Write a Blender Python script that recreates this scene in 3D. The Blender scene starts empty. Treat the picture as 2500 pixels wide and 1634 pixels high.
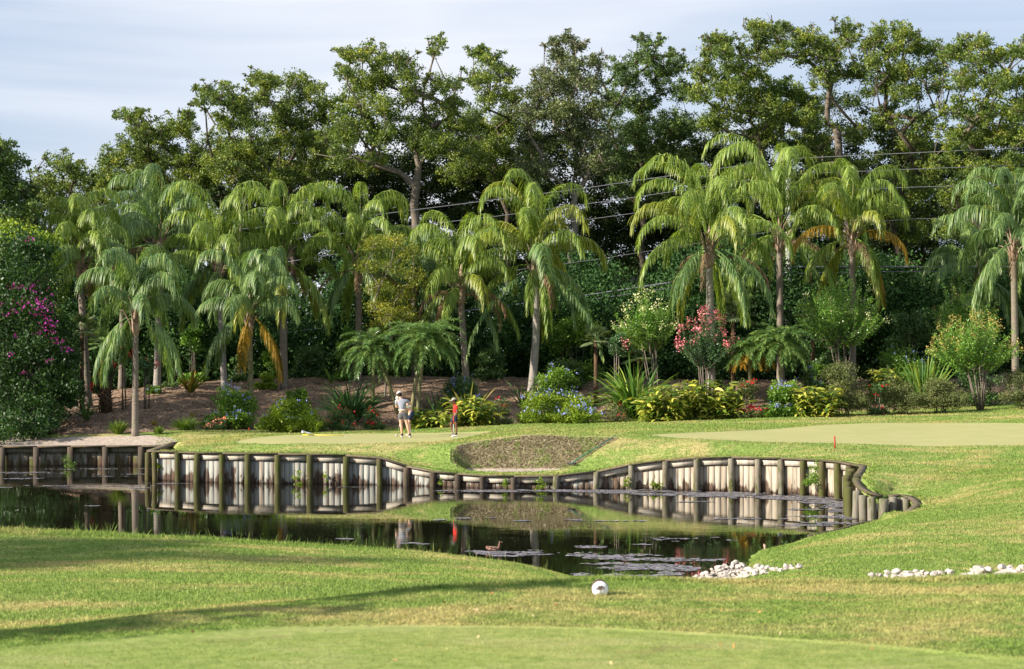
import bpy, bmesh, math, random
import numpy as np
from mathutils import Vector, Matrix
R = math.radians
rng = np.random.default_rng(7)
random.seed(7)
sc = bpy.context.scene
COL = sc.collection

# ------------------------------------------------------------------ camera
F = 4861.0            # focal length in photo pixels (70 mm on a 36 mm, 2500 px wide frame)
CZ = 4.3              # eye height above the pond
HY = 860.0            # horizon row
cam_d = bpy.data.cameras.new('camera')
cam = bpy.data.objects.new('camera', cam_d); COL.objects.link(cam)
cam.location = (0, 0, CZ); cam.rotation_euler = (R(90), 0, 0)
cam_d.sensor_width = 36; cam_d.lens = 70.0
cam_d.shift_y = (HY - 817) / 2500.0
cam_d.clip_end = 3000; cam_d.clip_start = 0.5
cam_d.dof.use_dof = True; cam_d.dof.focus_distance = 74; cam_d.dof.aperture_fstop = 4.5
sc.camera = cam

# ------------------------------------------------------------------ sun and sky
SUN_EL, SUN_AZ = R(27), R(203)          # azimuth of the sun from +X, anticlockwise: low, from the left and a little behind
to_sun = Vector((math.cos(SUN_EL) * math.cos(SUN_AZ), math.cos(SUN_EL) * math.sin(SUN_AZ), math.sin(SUN_EL)))
sun_d = bpy.data.lights.new('sun', 'SUN'); sun_d.energy = 5.0; sun_d.angle = R(0.55); sun_d.color = (1.0, 0.90, 0.76)
sun = bpy.data.objects.new('sun', sun_d); COL.objects.link(sun)
sun.rotation_euler = to_sun.to_track_quat('Z', 'Y').to_euler()
w = bpy.data.worlds.new('World'); sc.world = w; w.use_nodes = True
nt = w.node_tree; nt.nodes.clear()
def N(nt, t, **k):
    n = nt.nodes.new(t)
    for a, b in k.items(): setattr(n, a, b)
    return n
wo = N(nt, 'ShaderNodeOutputWorld'); bg = N(nt, 'ShaderNodeBackground')
sky = N(nt, 'ShaderNodeTexSky', sky_type='NISHITA', sun_disc=False)
sky.sun_elevation = SUN_EL; sky.sun_rotation = math.pi / 2 - SUN_AZ
sky.air_density = 1.0; sky.dust_density = 0.6; sky.ozone_density = 2.5
tc = N(nt, 'ShaderNodeTexCoord'); mp = N(nt, 'ShaderNodeMapping'); mp.inputs['Scale'].default_value = (1.5, 1.5, 15)
mp.inputs['Rotation'].default_value = (0, R(4), 0); mp.inputs['Location'].default_value = (0.35, 0, 0.35)
nz = N(nt, 'ShaderNodeTexNoise'); nz.inputs['Scale'].default_value = 2.6; nz.inputs['Detail'].default_value = 6; nz.inputs['Roughness'].default_value = 0.5
nz.inputs['Distortion'].default_value = 0.6
L = nt.links.new
def M2(op, a, b, cl=False):
    m = N(nt, 'ShaderNodeMath', operation=op, use_clamp=cl)
    for k, v in enumerate((a, b)):
        if hasattr(v, 'is_linked'): L(v, m.inputs[k])
        else: m.inputs[k].default_value = v
    return m.outputs[0]
L(tc.outputs['Generated'], mp.inputs[0]); L(mp.outputs[0], nz.inputs[0])
sx = N(nt, 'ShaderNodeSeparateXYZ'); L(tc.outputs['Generated'], sx.inputs[0])
# a veil of thin high cloud, thickest straight ahead, thinning to either side
veil = M2('SUBTRACT', 1.0, M2('MULTIPLY', M2('ABSOLUTE', M2('ADD', sx.outputs['X'], .045), 0), 4.2), True)
streak = M2('MULTIPLY', M2('SUBTRACT', nz.outputs[0], .50), 1.15)
vf = M2('ADD', M2('MULTIPLY', veil, .62), M2('ADD', streak, .22), True)
mx = N(nt, 'ShaderNodeMixRGB'); mx.inputs[2].default_value = (6.2, 6.35, 6.8, 1)
m0 = N(nt, 'ShaderNodeMixRGB'); m0.inputs[0].default_value = .7; m0.inputs[2].default_value = (3.2, 3.9, 5.2, 1)
L(sky.outputs[0], m0.inputs[1]); L(vf, mx.inputs[0]); L(m0.outputs[0], mx.inputs[1]); L(mx.outputs[0], bg.inputs[0]); L(bg.outputs[0], wo.inputs[0])
bg.inputs[1].default_value = 0.082
sc.view_settings.view_transform = 'Standard'; sc.view_settings.look = 'None'
sc.view_settings.exposure = 0.95; sc.view_settings.gamma = 1
sc.render.engine = 'CYCLES'
sc.cycles.max_bounces = 6; sc.cycles.diffuse_bounces = 3; sc.cycles.glossy_bounces = 3; sc.cycles.transparent_max_bounces = 8
sc.cycles.transmission_bounces = 3; sc.cycles.caustics_reflective = False; sc.cycles.caustics_refractive = False
try:
    sc.cycles.use_denoising = True; sc.cycles.denoiser = 'OPENIMAGEDENOISE'
except Exception: pass

# ------------------------------------------------------------------ helpers
def at(px, py, D):                       # the point at distance D seen at photo pixel (px, py)
    return np.array([(px - 1250) / F * D, D, CZ + (HY - py) / F * D])
def DW(py, z=0.0):                       # distance at which height z shows on row py
    return F * (CZ - z) / (py - HY)

def mesh_obj(name, V, Q=None, T=None, mat=None, parent=None, var=None, smooth=False):
    V = np.asarray(V, dtype=np.float32).reshape(-1, 3)
    Q = np.zeros((0, 4), np.int32) if Q is None else np.asarray(Q, np.int32).reshape(-1, 4)
    T = np.zeros((0, 3), np.int32) if T is None else np.asarray(T, np.int32).reshape(-1, 3)
    me = bpy.data.meshes.new(name)
    me.vertices.add(len(V)); me.vertices.foreach_set('co', V.ravel())
    idx = np.concatenate([Q.ravel(), T.ravel()])
    me.loops.add(len(idx)); me.loops.foreach_set('vertex_index', idx)
    nq, ntt = len(Q), len(T)
    st = np.concatenate([np.arange(nq) * 4, nq * 4 + np.arange(ntt) * 3]).astype(np.int32)
    me.polygons.add(nq + ntt); me.polygons.foreach_set('loop_start', st)
    me.update(calc_edges=True)
    if smooth: me.polygons.foreach_set('use_smooth', np.ones(nq + ntt, bool))
    if var is not None:
        a = me.attributes.new('var', 'FLOAT', 'FACE'); a.data.foreach_set('value', np.asarray(var, np.float32))
    me.validate()
    o = bpy.data.objects.new(name, me); COL.objects.link(o)
    if mat: me.materials.append(mat)
    if parent: o.parent = parent
    return o

class MB:                                # collects pieces of one mesh
    def __init__(s): s.V = []; s.Q = []; s.T = []; s.n = 0; s.vq = []; s.vt = []
    def add(s, V, Q=None, T=None, var=0.5):
        V = np.asarray(V, float).reshape(-1, 3)
        s.V.append(V)
        if Q is not None and len(Q):
            Q = np.asarray(Q).reshape(-1, 4); s.Q.append(Q + s.n)
            s.vq.append(np.full(len(Q), var) if np.isscalar(var) else np.asarray(var))
        if T is not None and len(T):
            T = np.asarray(T).reshape(-1, 3); s.T.append(T + s.n)
            s.vt.append(np.full(len(T), var) if np.isscalar(var) else np.asarray(var))
        s.n += len(V)
    def build(s, name, mat, parent=None, smooth=False, off=None):
        if not s.V: s.add(np.zeros((3, 3)), T=[[0, 1, 2]])
        V = np.concatenate(s.V)
        if off is not None: V = V - np.asarray(off)
        Q = np.concatenate(s.Q) if s.Q else None; T = np.concatenate(s.T) if s.T else None
        return mesh_obj(name, V, Q, T, mat, parent, np.concatenate(s.vq + s.vt), smooth)
    def tube(s, P, rad, n=7, var=0.5, cap=True, sq=1.0):
        P = np.asarray(P, float); k = len(P); rad = np.broadcast_to(np.asarray(rad, float), (k,))
        Tn = np.gradient(P, axis=0); Tn /= np.linalg.norm(Tn, axis=1)[:, None] + 1e-9
        up = np.array([0, 0, 1.0]) if abs(Tn[0][2]) < 0.9 else np.array([1.0, 0, 0])
        A = np.cross(Tn, up); A /= np.linalg.norm(A, axis=1)[:, None] + 1e-9
        B = np.cross(Tn, A)
        th = np.arange(n) / n * 2 * np.pi
        V = P[:, None] + rad[:, None, None] * (np.cos(th)[None, :, None] * A[:, None] + sq * np.sin(th)[None, :, None] * B[:, None])
        i = np.arange(k - 1)[:, None] * n; j = np.arange(n)[None]; j2 = (j + 1) % n
        Q = np.stack([i + j, i + j2, i + n + j2, i + n + j], -1).reshape(-1, 4)
        V = V.reshape(-1, 3); T = []
        if cap:
            V = np.concatenate([V, P[:1], P[-1:]]); m = k * n
            T = [[m, (a + 1) % n, a] for a in range(n)] + [[m + 1, (k - 1) * n + a, (k - 1) * n + (a + 1) % n] for a in range(n)]
        s.add(V, Q, T if cap else None, var)
    def box(s, c, h, rot=0.0, var=0.5, M=None):
        c = np.asarray(c, float); h = np.asarray(h, float)
        v = np.array([[x, y, z] for z in (-1, 1) for y in (-1, 1) for x in (-1, 1)], float) * h
        if M is not None: v = v @ np.asarray(M).T
        else:
            cr, sr = math.cos(rot), math.sin(rot)
            v = v @ np.array([[cr, sr, 0], [-sr, cr, 0], [0, 0, 1]])
        s.add(v + c, [[0, 2, 3, 1], [4, 5, 7, 6], [0, 1, 5, 4], [2, 6, 7, 3], [0, 4, 6, 2], [1, 3, 7, 5]], var=var)
    def leaves(s, C, D, size, wid=0.45, var=None, fold=0.12):
        """diamond leaves: C centres (n,3), D long directions, size lengths"""
        n = len(C); C = np.asarray(C, float)
        size = np.broadcast_to(size, (n,)); D = D / (np.linalg.norm(D, axis=1)[:, None] + 1e-9)
        r = rng.normal(size=(n, 3)); S = np.cross(D, r); S /= np.linalg.norm(S, axis=1)[:, None] + 1e-9
        Nn = np.cross(D, S)
        hl = size[:, None] * 0.5; hw = hl * wid
        V = np.stack([C - D * hl, C + S * hw + Nn * hl * fold, C + D * hl, C - S * hw + Nn * hl * fold], 1).reshape(-1, 3)
        Q = (np.arange(n) * 4)[:, None] + np.arange(4)[None]
        s.add(V, Q, var=rng.random(n) if var is None else var)
    def blades(s, P0, D0, length, width, droop=0.5, seg=3, var=None, side=None):
        """strap leaves/leaflets: P0 roots, D0 unit start directions, bending down"""
        n = len(P0); length = np.broadcast_to(length, (n,)); width = np.broadcast_to(width, (n,)); droop = np.broadcast_to(droop, (n,))
        D0 = D0 / (np.linalg.norm(D0, axis=1)[:, None] + 1e-9)
        S = side if side is not None else np.cross(D0, rng.normal(size=(n, 3)) * 0.4 + np.array([0, 0, 1.0]))
        S = S / (np.linalg.norm(S, axis=1)[:, None] + 1e-9)
        pts = [P0]; p = P0; g = np.array([0, 0, -1.0])
        for k in range(seg):
            d = D0 + g * (droop * ((k + 0.7) / seg) ** 1.2)[:, None] * 2.2
            d /= np.linalg.norm(d, axis=1)[:, None] + 1e-9
            p = p + d * (length / seg)[:, None]; pts.append(p)
        ws = [0.55] + [1.0 - 0.35 * (k / seg) for k in range(1, seg)] + [0.06]
        V = np.stack([q for k, P in enumerate(pts) for q in (P - S * (width * ws[k] / 2)[:, None], P + S * (width * ws[k] / 2)[:, None])], 1)
        m = 2 * (seg + 1); b = (np.arange(n) * m)[:, None, None]
        Q = b + np.array([[2 * k, 2 * k + 1, 2 * k + 3, 2 * k + 2] for k in range(seg)])[None]
        v = rng.random(n) if var is None else np.broadcast_to(var, (n,))
        s.add(V.reshape(-1, 3), Q.reshape(-1, 4), var=np.repeat(v, seg))

def tag(o, label=None, cat=None, group=None, kind=None):
    if label: o['label'] = label
    if cat: o['category'] = cat
    if group: o['group'] = group
    if kind: o['kind'] = kind
    return o
def empty(name, loc, label, cat, group=None, rz=0.0):
    o = bpy.data.objects.new(name, None); COL.objects.link(o); o.location = loc; o.rotation_euler = (0, 0, rz)
    o.empty_display_size = 0.2
    return tag(o, label, cat, group)
def unit(v): v = np.asarray(v, float); return v / (np.linalg.norm(v) + 1e-9)
def rdir(n): v = rng.normal(size=(n, 3)); return v / np.linalg.norm(v, axis=1)[:, None]

# ------------------------------------------------------------------ materials
def mat_new(name):
    m = bpy.data.materials.new(name); m.use_nodes = True
    return m, m.node_tree, m.node_tree.nodes['Principled BSDF'], m.node_tree.nodes['Material Output']
def ramp(nt, src, stops):
    r = nt.nodes.new('ShaderNodeValToRGB'); e = r.color_ramp.elements
    while len(e) < len(stops): e.new(0.5)
    for q, (p, c) in zip(e, stops): q.position = p; q.color = (*c, 1)
    nt.links.new(src, r.inputs[0]); return r.outputs[0]
def noise(nt, scale, detail=3, vec=None, rough=0.5, dist=0.0):
    n = nt.nodes.new('ShaderNodeTexNoise'); n.inputs['Scale'].default_value = scale; n.inputs['Detail'].default_value = detail
    n.inputs['Roughness'].default_value = rough; n.inputs['Distortion'].default_value = dist
    if vec is not None: nt.links.new(vec, n.inputs[0])
    return n.outputs[0]
def coords(nt, scale=(1, 1, 1)):
    g = nt.nodes.new('ShaderNodeNewGeometry'); m = nt.nodes.new('ShaderNodeMapping'); m.inputs['Scale'].default_value = scale
    nt.links.new(g.outputs['Position'], m.inputs[0]); return m.outputs[0]
def mixc(nt, f, a, b, mode='MIX'):
    m = nt.nodes.new('ShaderNodeMixRGB'); m.blend_type = mode
    for k, v in enumerate((f, a, b)):
        if hasattr(v, 'is_linked'): nt.links.new(v, m.inputs[k])
        else: m.inputs[k].default_value = v if k == 0 else (*v, 1)
    return m.outputs[0]
def mth(nt, op, a, b=None, clamp=False):
    m = nt.nodes.new('ShaderNodeMath'); m.operation = op; m.use_clamp = clamp
    for k, v in enumerate((a, b)):
        if v is None: continue
        if hasattr(v, 'is_linked'): nt.links.new(v, m.inputs[k])
        else: m.inputs[k].default_value = v
    return m.outputs[0]
def attr(nt, name='var'):
    a = nt.nodes.new('ShaderNodeAttribute'); a.attribute_name = name; return a.outputs['Fac']
def bump(nt, bs, h, st=0.5, dist=0.02):
    b = nt.nodes.new('ShaderNodeBump'); b.inputs['Strength'].default_value = st; b.inputs['Distance'].default_value = dist
    nt.links.new(h, b.inputs['Height']); nt.links.new(b.outputs[0], bs.inputs['Normal'])

def leaf_mat(name, stops, trans=0.25, rough=0.5, spec=0.35, patch=0.35, pscale=0.9):
    """leaf colours by the leaf's own number, with slow variation from place to place in the plant"""
    m, nt, bs, out = mat_new(name)
    v = attr(nt); n = noise(nt, pscale, 3, coords(nt))
    f = mth(nt, 'ADD', mth(nt, 'MULTIPLY', v, 1 - patch), mth(nt, 'MULTIPLY', mth(nt, 'MULTIPLY', mth(nt, 'SUBTRACT', n, 0.32), 2.6), patch), True)
    c = ramp(nt, f, stops)
    nt.links.new(c, bs.inputs['Base Color']); bs.inputs['Roughness'].default_value = rough
    bs.inputs['Specular IOR Level'].default_value = spec
    tr = nt.nodes.new('ShaderNodeBsdfTranslucent')
    br = mixc(nt, 1.0, c, (1.35, 1.35, 0.55), 'MULTIPLY'); nt.links.new(br, tr.inputs[0])
    ms = nt.nodes.new('ShaderNodeMixShader'); ms.inputs[0].default_value = trans
    nt.links.new(bs.outputs[0], ms.inputs[1]); nt.links.new(tr.outputs[0], ms.inputs[2]); nt.links.new(ms.outputs[0], out.inputs[0])
    return m
def plain(name, col, rough=0.6, spec=0.4, var=0.0, nscale=8, metal=0.0, b=0.0):
    m, nt, bs, out = mat_new(name)
    bs.inputs['Roughness'].default_value = rough; bs.inputs['Specular IOR Level'].default_value = spec; bs.inputs['Metallic'].default_value = metal
    if var:
        n = noise(nt, nscale, 4, coords(nt))
        c = ramp(nt, n, [(0.3, tuple(x * (1 - var) for x in col)), (0.7, tuple(min(1, x * (1 + var)) for x in col))])
        nt.links.new(c, bs.inputs['Base Color'])
        if b: bump(nt, bs, n, b, 0.03)
    else: bs.inputs['Base Color'].default_value = (*col, 1)
    return m

M = {}
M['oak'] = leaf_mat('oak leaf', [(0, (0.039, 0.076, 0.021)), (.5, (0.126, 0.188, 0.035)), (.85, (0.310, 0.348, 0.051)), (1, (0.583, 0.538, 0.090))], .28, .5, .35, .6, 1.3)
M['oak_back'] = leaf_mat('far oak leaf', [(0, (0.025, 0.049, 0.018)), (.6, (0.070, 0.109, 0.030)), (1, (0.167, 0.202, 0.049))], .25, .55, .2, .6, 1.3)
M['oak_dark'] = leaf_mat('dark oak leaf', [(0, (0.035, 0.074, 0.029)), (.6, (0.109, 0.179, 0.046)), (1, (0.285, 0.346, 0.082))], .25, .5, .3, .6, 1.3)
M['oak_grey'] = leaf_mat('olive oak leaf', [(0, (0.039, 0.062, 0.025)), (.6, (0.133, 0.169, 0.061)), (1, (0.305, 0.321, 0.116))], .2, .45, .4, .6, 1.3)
M['palm'] = leaf_mat('palm leaflet', [(0, (0.097, 0.170, 0.036)), (.55, (0.216, 0.323, 0.057)), (1, (0.477, 0.530, 0.123))], .35, .4, .4, .15)
M['palm_dark'] = leaf_mat('dark palm leaflet', [(0, (0.069, 0.140, 0.057)), (.6, (0.162, 0.271, 0.087)), (1, (0.371, 0.461, 0.156))], .32, .4, .4, .15)
M['palm_yellow'] = leaf_mat('yellowing palm leaflet', [(0, (0.105, 0.158, 0.021)), (.5, (0.252, 0.304, 0.037)), (1, (0.441, 0.441, 0.084))], .35, .4, .45, .15)
M['palm_orange'] = leaf_mat('orange palm leaflet', [(0, (.16, .14, .02)), (.5, (.34, .24, .03)), (1, (.5, .26, .03))], .35, .5, .3, .1)
M['dead'] = leaf_mat('dead frond', [(0, (.10, .06, .035)), (.6, (.22, .14, .085)), (1, (.36, .25, .16))], .15, .8, .15)
M['pygmy'] = leaf_mat('date palm leaflet', [(0, (0.066, 0.151, 0.055)), (.6, (0.156, 0.280, 0.075)), (1, (0.389, 0.472, 0.129))], .25, .3, .6)
M['fan'] = leaf_mat('fan leaf', [(0, (0.060, 0.108, 0.042)), (.6, (0.156, 0.216, 0.096)), (1, (0.360, 0.408, 0.216))], .25, .4, .4)
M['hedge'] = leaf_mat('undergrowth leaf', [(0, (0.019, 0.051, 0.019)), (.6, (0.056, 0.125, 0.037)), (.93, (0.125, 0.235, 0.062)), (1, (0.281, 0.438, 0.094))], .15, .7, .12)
M['shrub'] = leaf_mat('shrub leaf', [(0, (0.047, 0.109, 0.019)), (.6, (0.140, 0.265, 0.031)), (1, (0.343, 0.468, 0.062))], .3, .45, .35)
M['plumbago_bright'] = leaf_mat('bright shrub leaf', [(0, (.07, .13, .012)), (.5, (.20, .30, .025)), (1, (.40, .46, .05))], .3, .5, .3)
M['crape'] = leaf_mat('crape myrtle leaf', [(0, (0.053, 0.142, 0.023)), (.6, (0.167, 0.341, 0.048)), (1, (0.417, 0.569, 0.095))], .3, .35, .5)
M['crape_dark'] = leaf_mat('dark crape myrtle leaf', [(0, (0.031, 0.086, 0.034)), (.6, (0.078, 0.172, 0.061)), (1, (0.207, 0.310, 0.121))], .25, .4, .45)
M['yellow_tree'] = leaf_mat('yellow green leaf', [(0, (0.056, 0.098, 0.017)), (.5, (0.182, 0.224, 0.028)), (1, (0.476, 0.420, 0.056))], .3, .5, .3)
M['ginger'] = leaf_mat('variegated leaf', [(0, (0.037, 0.101, 0.015)), (.4, (0.127, 0.216, 0.025)), (.7, (0.455, 0.481, 0.063)), (1, (0.784, 0.708, 0.177))], .25, .35, .5, .1)
M['strap'] = leaf_mat('strap leaf', [(0, (0.035, 0.098, 0.021)), (.5, (0.098, 0.210, 0.035)), (1, (0.336, 0.420, 0.070))], .25, .55, .25, .1)
M['strap_dark'] = leaf_mat('dark strap leaf', [(0, (0.027, 0.075, 0.027)), (.6, (0.068, 0.150, 0.045)), (1, (0.180, 0.300, 0.075))], .25, .55, .25, .1)
M['cordyline'] = leaf_mat('orange green strap leaf', [(0, (.07, .11, .015)), (.5, (.20, .20, .03)), (1, (.50, .26, .05))], .25, .4, .4, .1)
M['azalea'] = leaf_mat('olive bush leaf', [(0, (0.048, 0.069, 0.021)), (.6, (0.138, 0.166, 0.055)), (1, (0.331, 0.331, 0.124))], .2, .55, .3)
M['rose_leaf'] = leaf_mat('rose leaf', [(0, (0.032, 0.081, 0.024)), (.6, (0.081, 0.161, 0.048)), (1, (0.241, 0.290, 0.097))], .25, .45, .4)
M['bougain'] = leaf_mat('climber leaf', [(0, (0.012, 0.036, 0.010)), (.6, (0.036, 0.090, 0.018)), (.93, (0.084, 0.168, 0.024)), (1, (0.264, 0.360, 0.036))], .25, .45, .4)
M['blue'] = leaf_mat('blue blossom', [(0, (.16, .20, .62)), (1, (.42, .50, .90))], .2, .6, .2)
M['red'] = leaf_mat('red blossom', [(0, (.55, .01, .02)), (1, (.85, .06, .08))], .2, .6, .2)
M['pink'] = leaf_mat('pink blossom', [(0, (.80, .15, .24)), (1, (.92, .42, .42))], .2, .6, .2)
M['coral'] = leaf_mat('coral blossom', [(0, (.75, .20, .14)), (1, (.85, .45, .32))], .2, .6, .2)
M['magenta'] = leaf_mat('magenta blossom', [(0, (0.243, 0.016, 0.227)), (1, (0.405, 0.043, 0.270))], .2, .6, .2)
M['cream'] = leaf_mat('cream blossom', [(0, (.55, .58, .25)), (1, (.80, .78, .50))], .2, .6, .2)
M['tan'] = leaf_mat('tan seed head', [(0, (.35, .28, .06)), (1, (.55, .42, .16))], .2, .6, .2)
M['bark'] = plain('bark', (.085, .068, .052), .9, .2, .45, 5, b=.6)
M['bark_light'] = plain('pale bark', (.15, .125, .10), .85, .2, .35, 7, b=.4)
M['twig'] = plain('twig', (.17, .145, .12), .9, .15, .3, 4)
M['stem_green'] = plain('green stem', (.13, .15, .05), .6, .3, .3, 9)
M['rachis'] = plain('frond rib', (.28, .29, .10), .5, .3, .2, 5)
M['boot'] = plain('leaf boot', (.30, .22, .165), .85, .2, .45, 9, b=.5)
M['fibre'] = plain('fibrous trunk', (.10, .065, .04), .95, .1, .5, 12, b=.8)

def trunk_mat(name, a, b, moss):
    m, nt, bs, out = mat_new(name)
    n1 = noise(nt, 1.0, 4, coords(nt, (3, 3, 22))); n2 = noise(nt, 2.5, 4, coords(nt))
    n3 = noise(nt, 26, 3, coords(nt))
    c = mixc(nt, n1, a, b)
    c = mixc(nt, mth(nt, 'MULTIPLY', mth(nt, 'SUBTRACT', n2, .48), 4, True), c, moss)
    c = mixc(nt, mth(nt, 'MULTIPLY', mth(nt, 'SUBTRACT', n3, .56), 6, True), c, tuple(x * 1.5 for x in b))
    nt.links.new(c, bs.inputs['Base Color']); bs.inputs['Roughness'].default_value = .9; bs.inputs['Specular IOR Level'].default_value = .2
    bump(nt, bs, n1, .5, .03); return m
M['trunk'] = trunk_mat('palm trunk', (.13, .105, .09), (.26, .215, .18), (.15, .16, .10))
M['trunk_moss'] = trunk_mat('mossy palm trunk', (.14, .13, .06), (.27, .25, .14), (.10, .12, .04))
M['trunk_pale'] = trunk_mat('pale palm trunk', (.19, .17, .155), (.34, .31, .28), (.22, .22, .17))

# lawn colour: one node group shared by the turf and by the blades standing in it
def grass_group():
    g = bpy.data.node_groups.new('turf colour', 'ShaderNodeTree')
    g.interface.new_socket('Color', in_out='OUTPUT', socket_type='NodeSocketColor')
    g.interface.new_socket('Fine', in_out='OUTPUT', socket_type='NodeSocketFloat')
    go = g.nodes.new('NodeGroupOutput')
    big = noise(g, .20, 4, coords(g, (1, 1.7, 1)), .6, .9); mid = noise(g, .9, 5, coords(g, (1, 1.9, 1)), .65, .7)
    fine = noise(g, 11, 4, coords(g), .7); vf = noise(g, 42, 2, coords(g), .6)
    green = ramp(g, fine, [(.3, (.105, .18, .036)), (.5, (.21, .30, .068)), (.72, (.37, .44, .13))])
    dry = ramp(g, fine, [(.3, (.31, .27, .11)), (.55, (.51, .43, .19)), (.75, (.68, .56, .28))])
    f = mth(g, 'ADD', mth(g, 'MULTIPLY', big, .6), mth(g, 'MULTIPLY', mid, .5))
    f = mth(g, 'MULTIPLY', mth(g, 'SUBTRACT', f, .53), 8, True)
    c = mixc(g, mth(g, 'MULTIPLY', f, .85), green, dry)
    c = mixc(g, .55, c, ramp(g, vf, [(.3, (.55, .55, .5)), (.7, (1.45, 1.45, 1.4))]), 'MULTIPLY')
    spots = noise(g, 2.6, 3, coords(g, (1, 1, 1)), .7)
    c = mixc(g, mth(g, 'MULTIPLY', mth(g, 'SUBTRACT', spots, .70), 8, True), c, (.20, .12, .05))
    g.links.new(c, go.inputs[0]); g.links.new(mth(g, 'ADD', fine, mth(g, 'MULTIPLY', vf, .6)), go.inputs[1])
    return g
GG = grass_group()
def use_group(nt):
    n = nt.nodes.new('ShaderNodeGroup'); n.node_tree = GG; return n
def smooth_mask(nt, a, lo, hi):
    m = nt.nodes.new('ShaderNodeMapRange'); m.inputs[1].default_value = lo; m.inputs[2].default_value = hi
    m.interpolation_type = 'SMOOTHSTEP'
    nt.links.new(a, m.inputs[0]); return m.outputs[0]
def ground_mat():
    m, nt, bs, out = mat_new('turf and soil')
    g = use_group(nt); c = g.outputs[0]
    wob = mth(nt, 'MULTIPLY', mth(nt, 'SUBTRACT', noise(nt, 1.6, 4, coords(nt)), .5), 1.0)
    # closely mown tee
    fn = noise(nt, 9, 5, coords(nt, (1, 1, 1)), .7)
    tee = ramp(nt, fn, [(.3, (.14, .20, .042)), (.5, (.22, .275, .066)), (.7, (.31, .355, .105))])
    tp = noise(nt, 1.1, 4, coords(nt, (1, 2.2, 1)), .6)
    tee = mixc(nt, mth(nt, 'MULTIPLY', mth(nt, 'SUBTRACT', tp, .5), 3, True), tee, (.34, .33, .14))
    tp2 = noise(nt, 3.4, 4, coords(nt, (1, 2.6, 1)), .7)
    tee = mixc(nt, mth(nt, 'MULTIPLY', mth(nt, 'SUBTRACT', tp2, .67), 9, True), tee, (.46, .40, .30))
    tp3 = noise(nt, .7, 4, coords(nt, (1, 1.4, 1)), .7)
    tee = mixc(nt, mth(nt, 'MULTIPLY', mth(nt, 'SUBTRACT', tp3, .60), 6, True), tee, (.19, .13, .07))
    c = mixc(nt, smooth_mask(nt, attr(nt, 'tee'), -.15, .15), c, tee)
    # putting green
    gn = noise(nt, 1.6, 6, coords(nt, (.6, 6, 1)), .75)
    gr = ramp(nt, gn, [(.32, (.265, .28, .112)), (.5, (.36, .355, .147)), (.68, (.44, .415, .19))])
    gp = noise(nt, .8, 3, coords(nt, (1, 3, 1)), .6)
    gr = mixc(nt, mth(nt, 'MULTIPLY', mth(nt, 'SUBTRACT', gp, .5), 3, True), gr, (.42, .38, .20))
    c = mixc(nt, smooth_mask(nt, attr(nt, 'green'), -.04, .04), c, gr)
    # mulch and soil
    mn = noise(nt, 7, 6, coords(nt), .75); mb = noise(nt, .7, 4, coords(nt), .6)
    mu = ramp(nt, mn, [(.3, (.07, .047, .036)), (.5, (.19, .13, .095)), (.7, (.36, .26, .19))])
    mu = mixc(nt, mth(nt, 'MULTIPLY', mth(nt, 'SUBTRACT', mb, .45), 4, True), mu, mixc(nt, mn, (.22, .14, .095), (.55, .39, .27)))
    c = mixc(nt, smooth_mask(nt, mth(nt, 'ADD', attr(nt, 'mulch'), wob), -.12, .12), c, mu)
    # sand path on the far left and the bunker floor
    sn = noise(nt, 5, 6, coords(nt), .7)
    sa = ramp(nt, sn, [(.3, (.36, .30, .25)), (.7, (.60, .50, .42))])
    c = mixc(nt, smooth_mask(nt, mth(nt, 'ADD', attr(nt, 'sand'), mth(nt, 'MULTIPLY', wob, .35)), -.1, .1), c, sa)
    # bunker face: broken turf on soil
    bn = noise(nt, 8, 6, coords(nt, (1, 1, 1.2)), .75); b2 = noise(nt, 2.6, 4, coords(nt), .7)
    bf = ramp(nt, bn, [(.32, (.10, .085, .05)), (.48, (.26, .22, .13)), (.66, (.50, .43, .28))])
    bf = mixc(nt, mth(nt, 'MULTIPLY', mth(nt, 'SUBTRACT', b2, .55), 7, True), bf, mixc(nt, bn, (.08, .12, .03), (.26, .30, .08)))
    c = mixc(nt, smooth_mask(nt, attr(nt, 'face'), -.05, .05), c, bf)
    # under the pond
    c = mixc(nt, smooth_mask(nt, attr(nt, 'pond'), .0, .12), c, (.03, .022, .015))
    nt.links.new(c, bs.inputs['Base Color']); bs.inputs['Roughness'].default_value = .9; bs.inputs['Specular IOR Level'].default_value = .12
    keep = mth(nt, 'SUBTRACT', 1.0, mth(nt, 'MULTIPLY', smooth_mask(nt, mth(nt, 'MAXIMUM', attr(nt, 'green'), attr(nt, 'tee')), -.1, .1), .85))
    bump(nt, bs, mth(nt, 'MULTIPLY', mth(nt, 'ADD', g.outputs[1], mth(nt, 'MULTIPLY', bn, 1.2)), keep), .9, .05)
    return m
def blade_mat():
    m, nt, bs, out = mat_new('grass blade')
    g = use_group(nt)
    c = mixc(nt, .6, g.outputs[0], ramp(nt, attr(nt), [(0, (.5, .6, .45)), (.6, (1.08, 1.12, 1.0)), (1, (1.5, 1.42, 1.25))]), 'MULTIPLY')
    nt.links.new(c, bs.inputs['Base Color']); bs.inputs['Roughness'].default_value = .7; bs.inputs['Specular IOR Level'].default_value = .2
    tr = nt.nodes.new('ShaderNodeBsdfTranslucent'); nt.links.new(c, tr.inputs[0])
    ms = nt.nodes.new('ShaderNodeMixShader'); ms.inputs[0].default_value = .3
    nt.links.new(bs.outputs[0], ms.inputs[1]); nt.links.new(tr.outputs[0], ms.inputs[2]); nt.links.new(ms.outputs[0], out.inputs[0])
    return m
M['ground'] = ground_mat(); M['blade'] = blade_mat()
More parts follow.
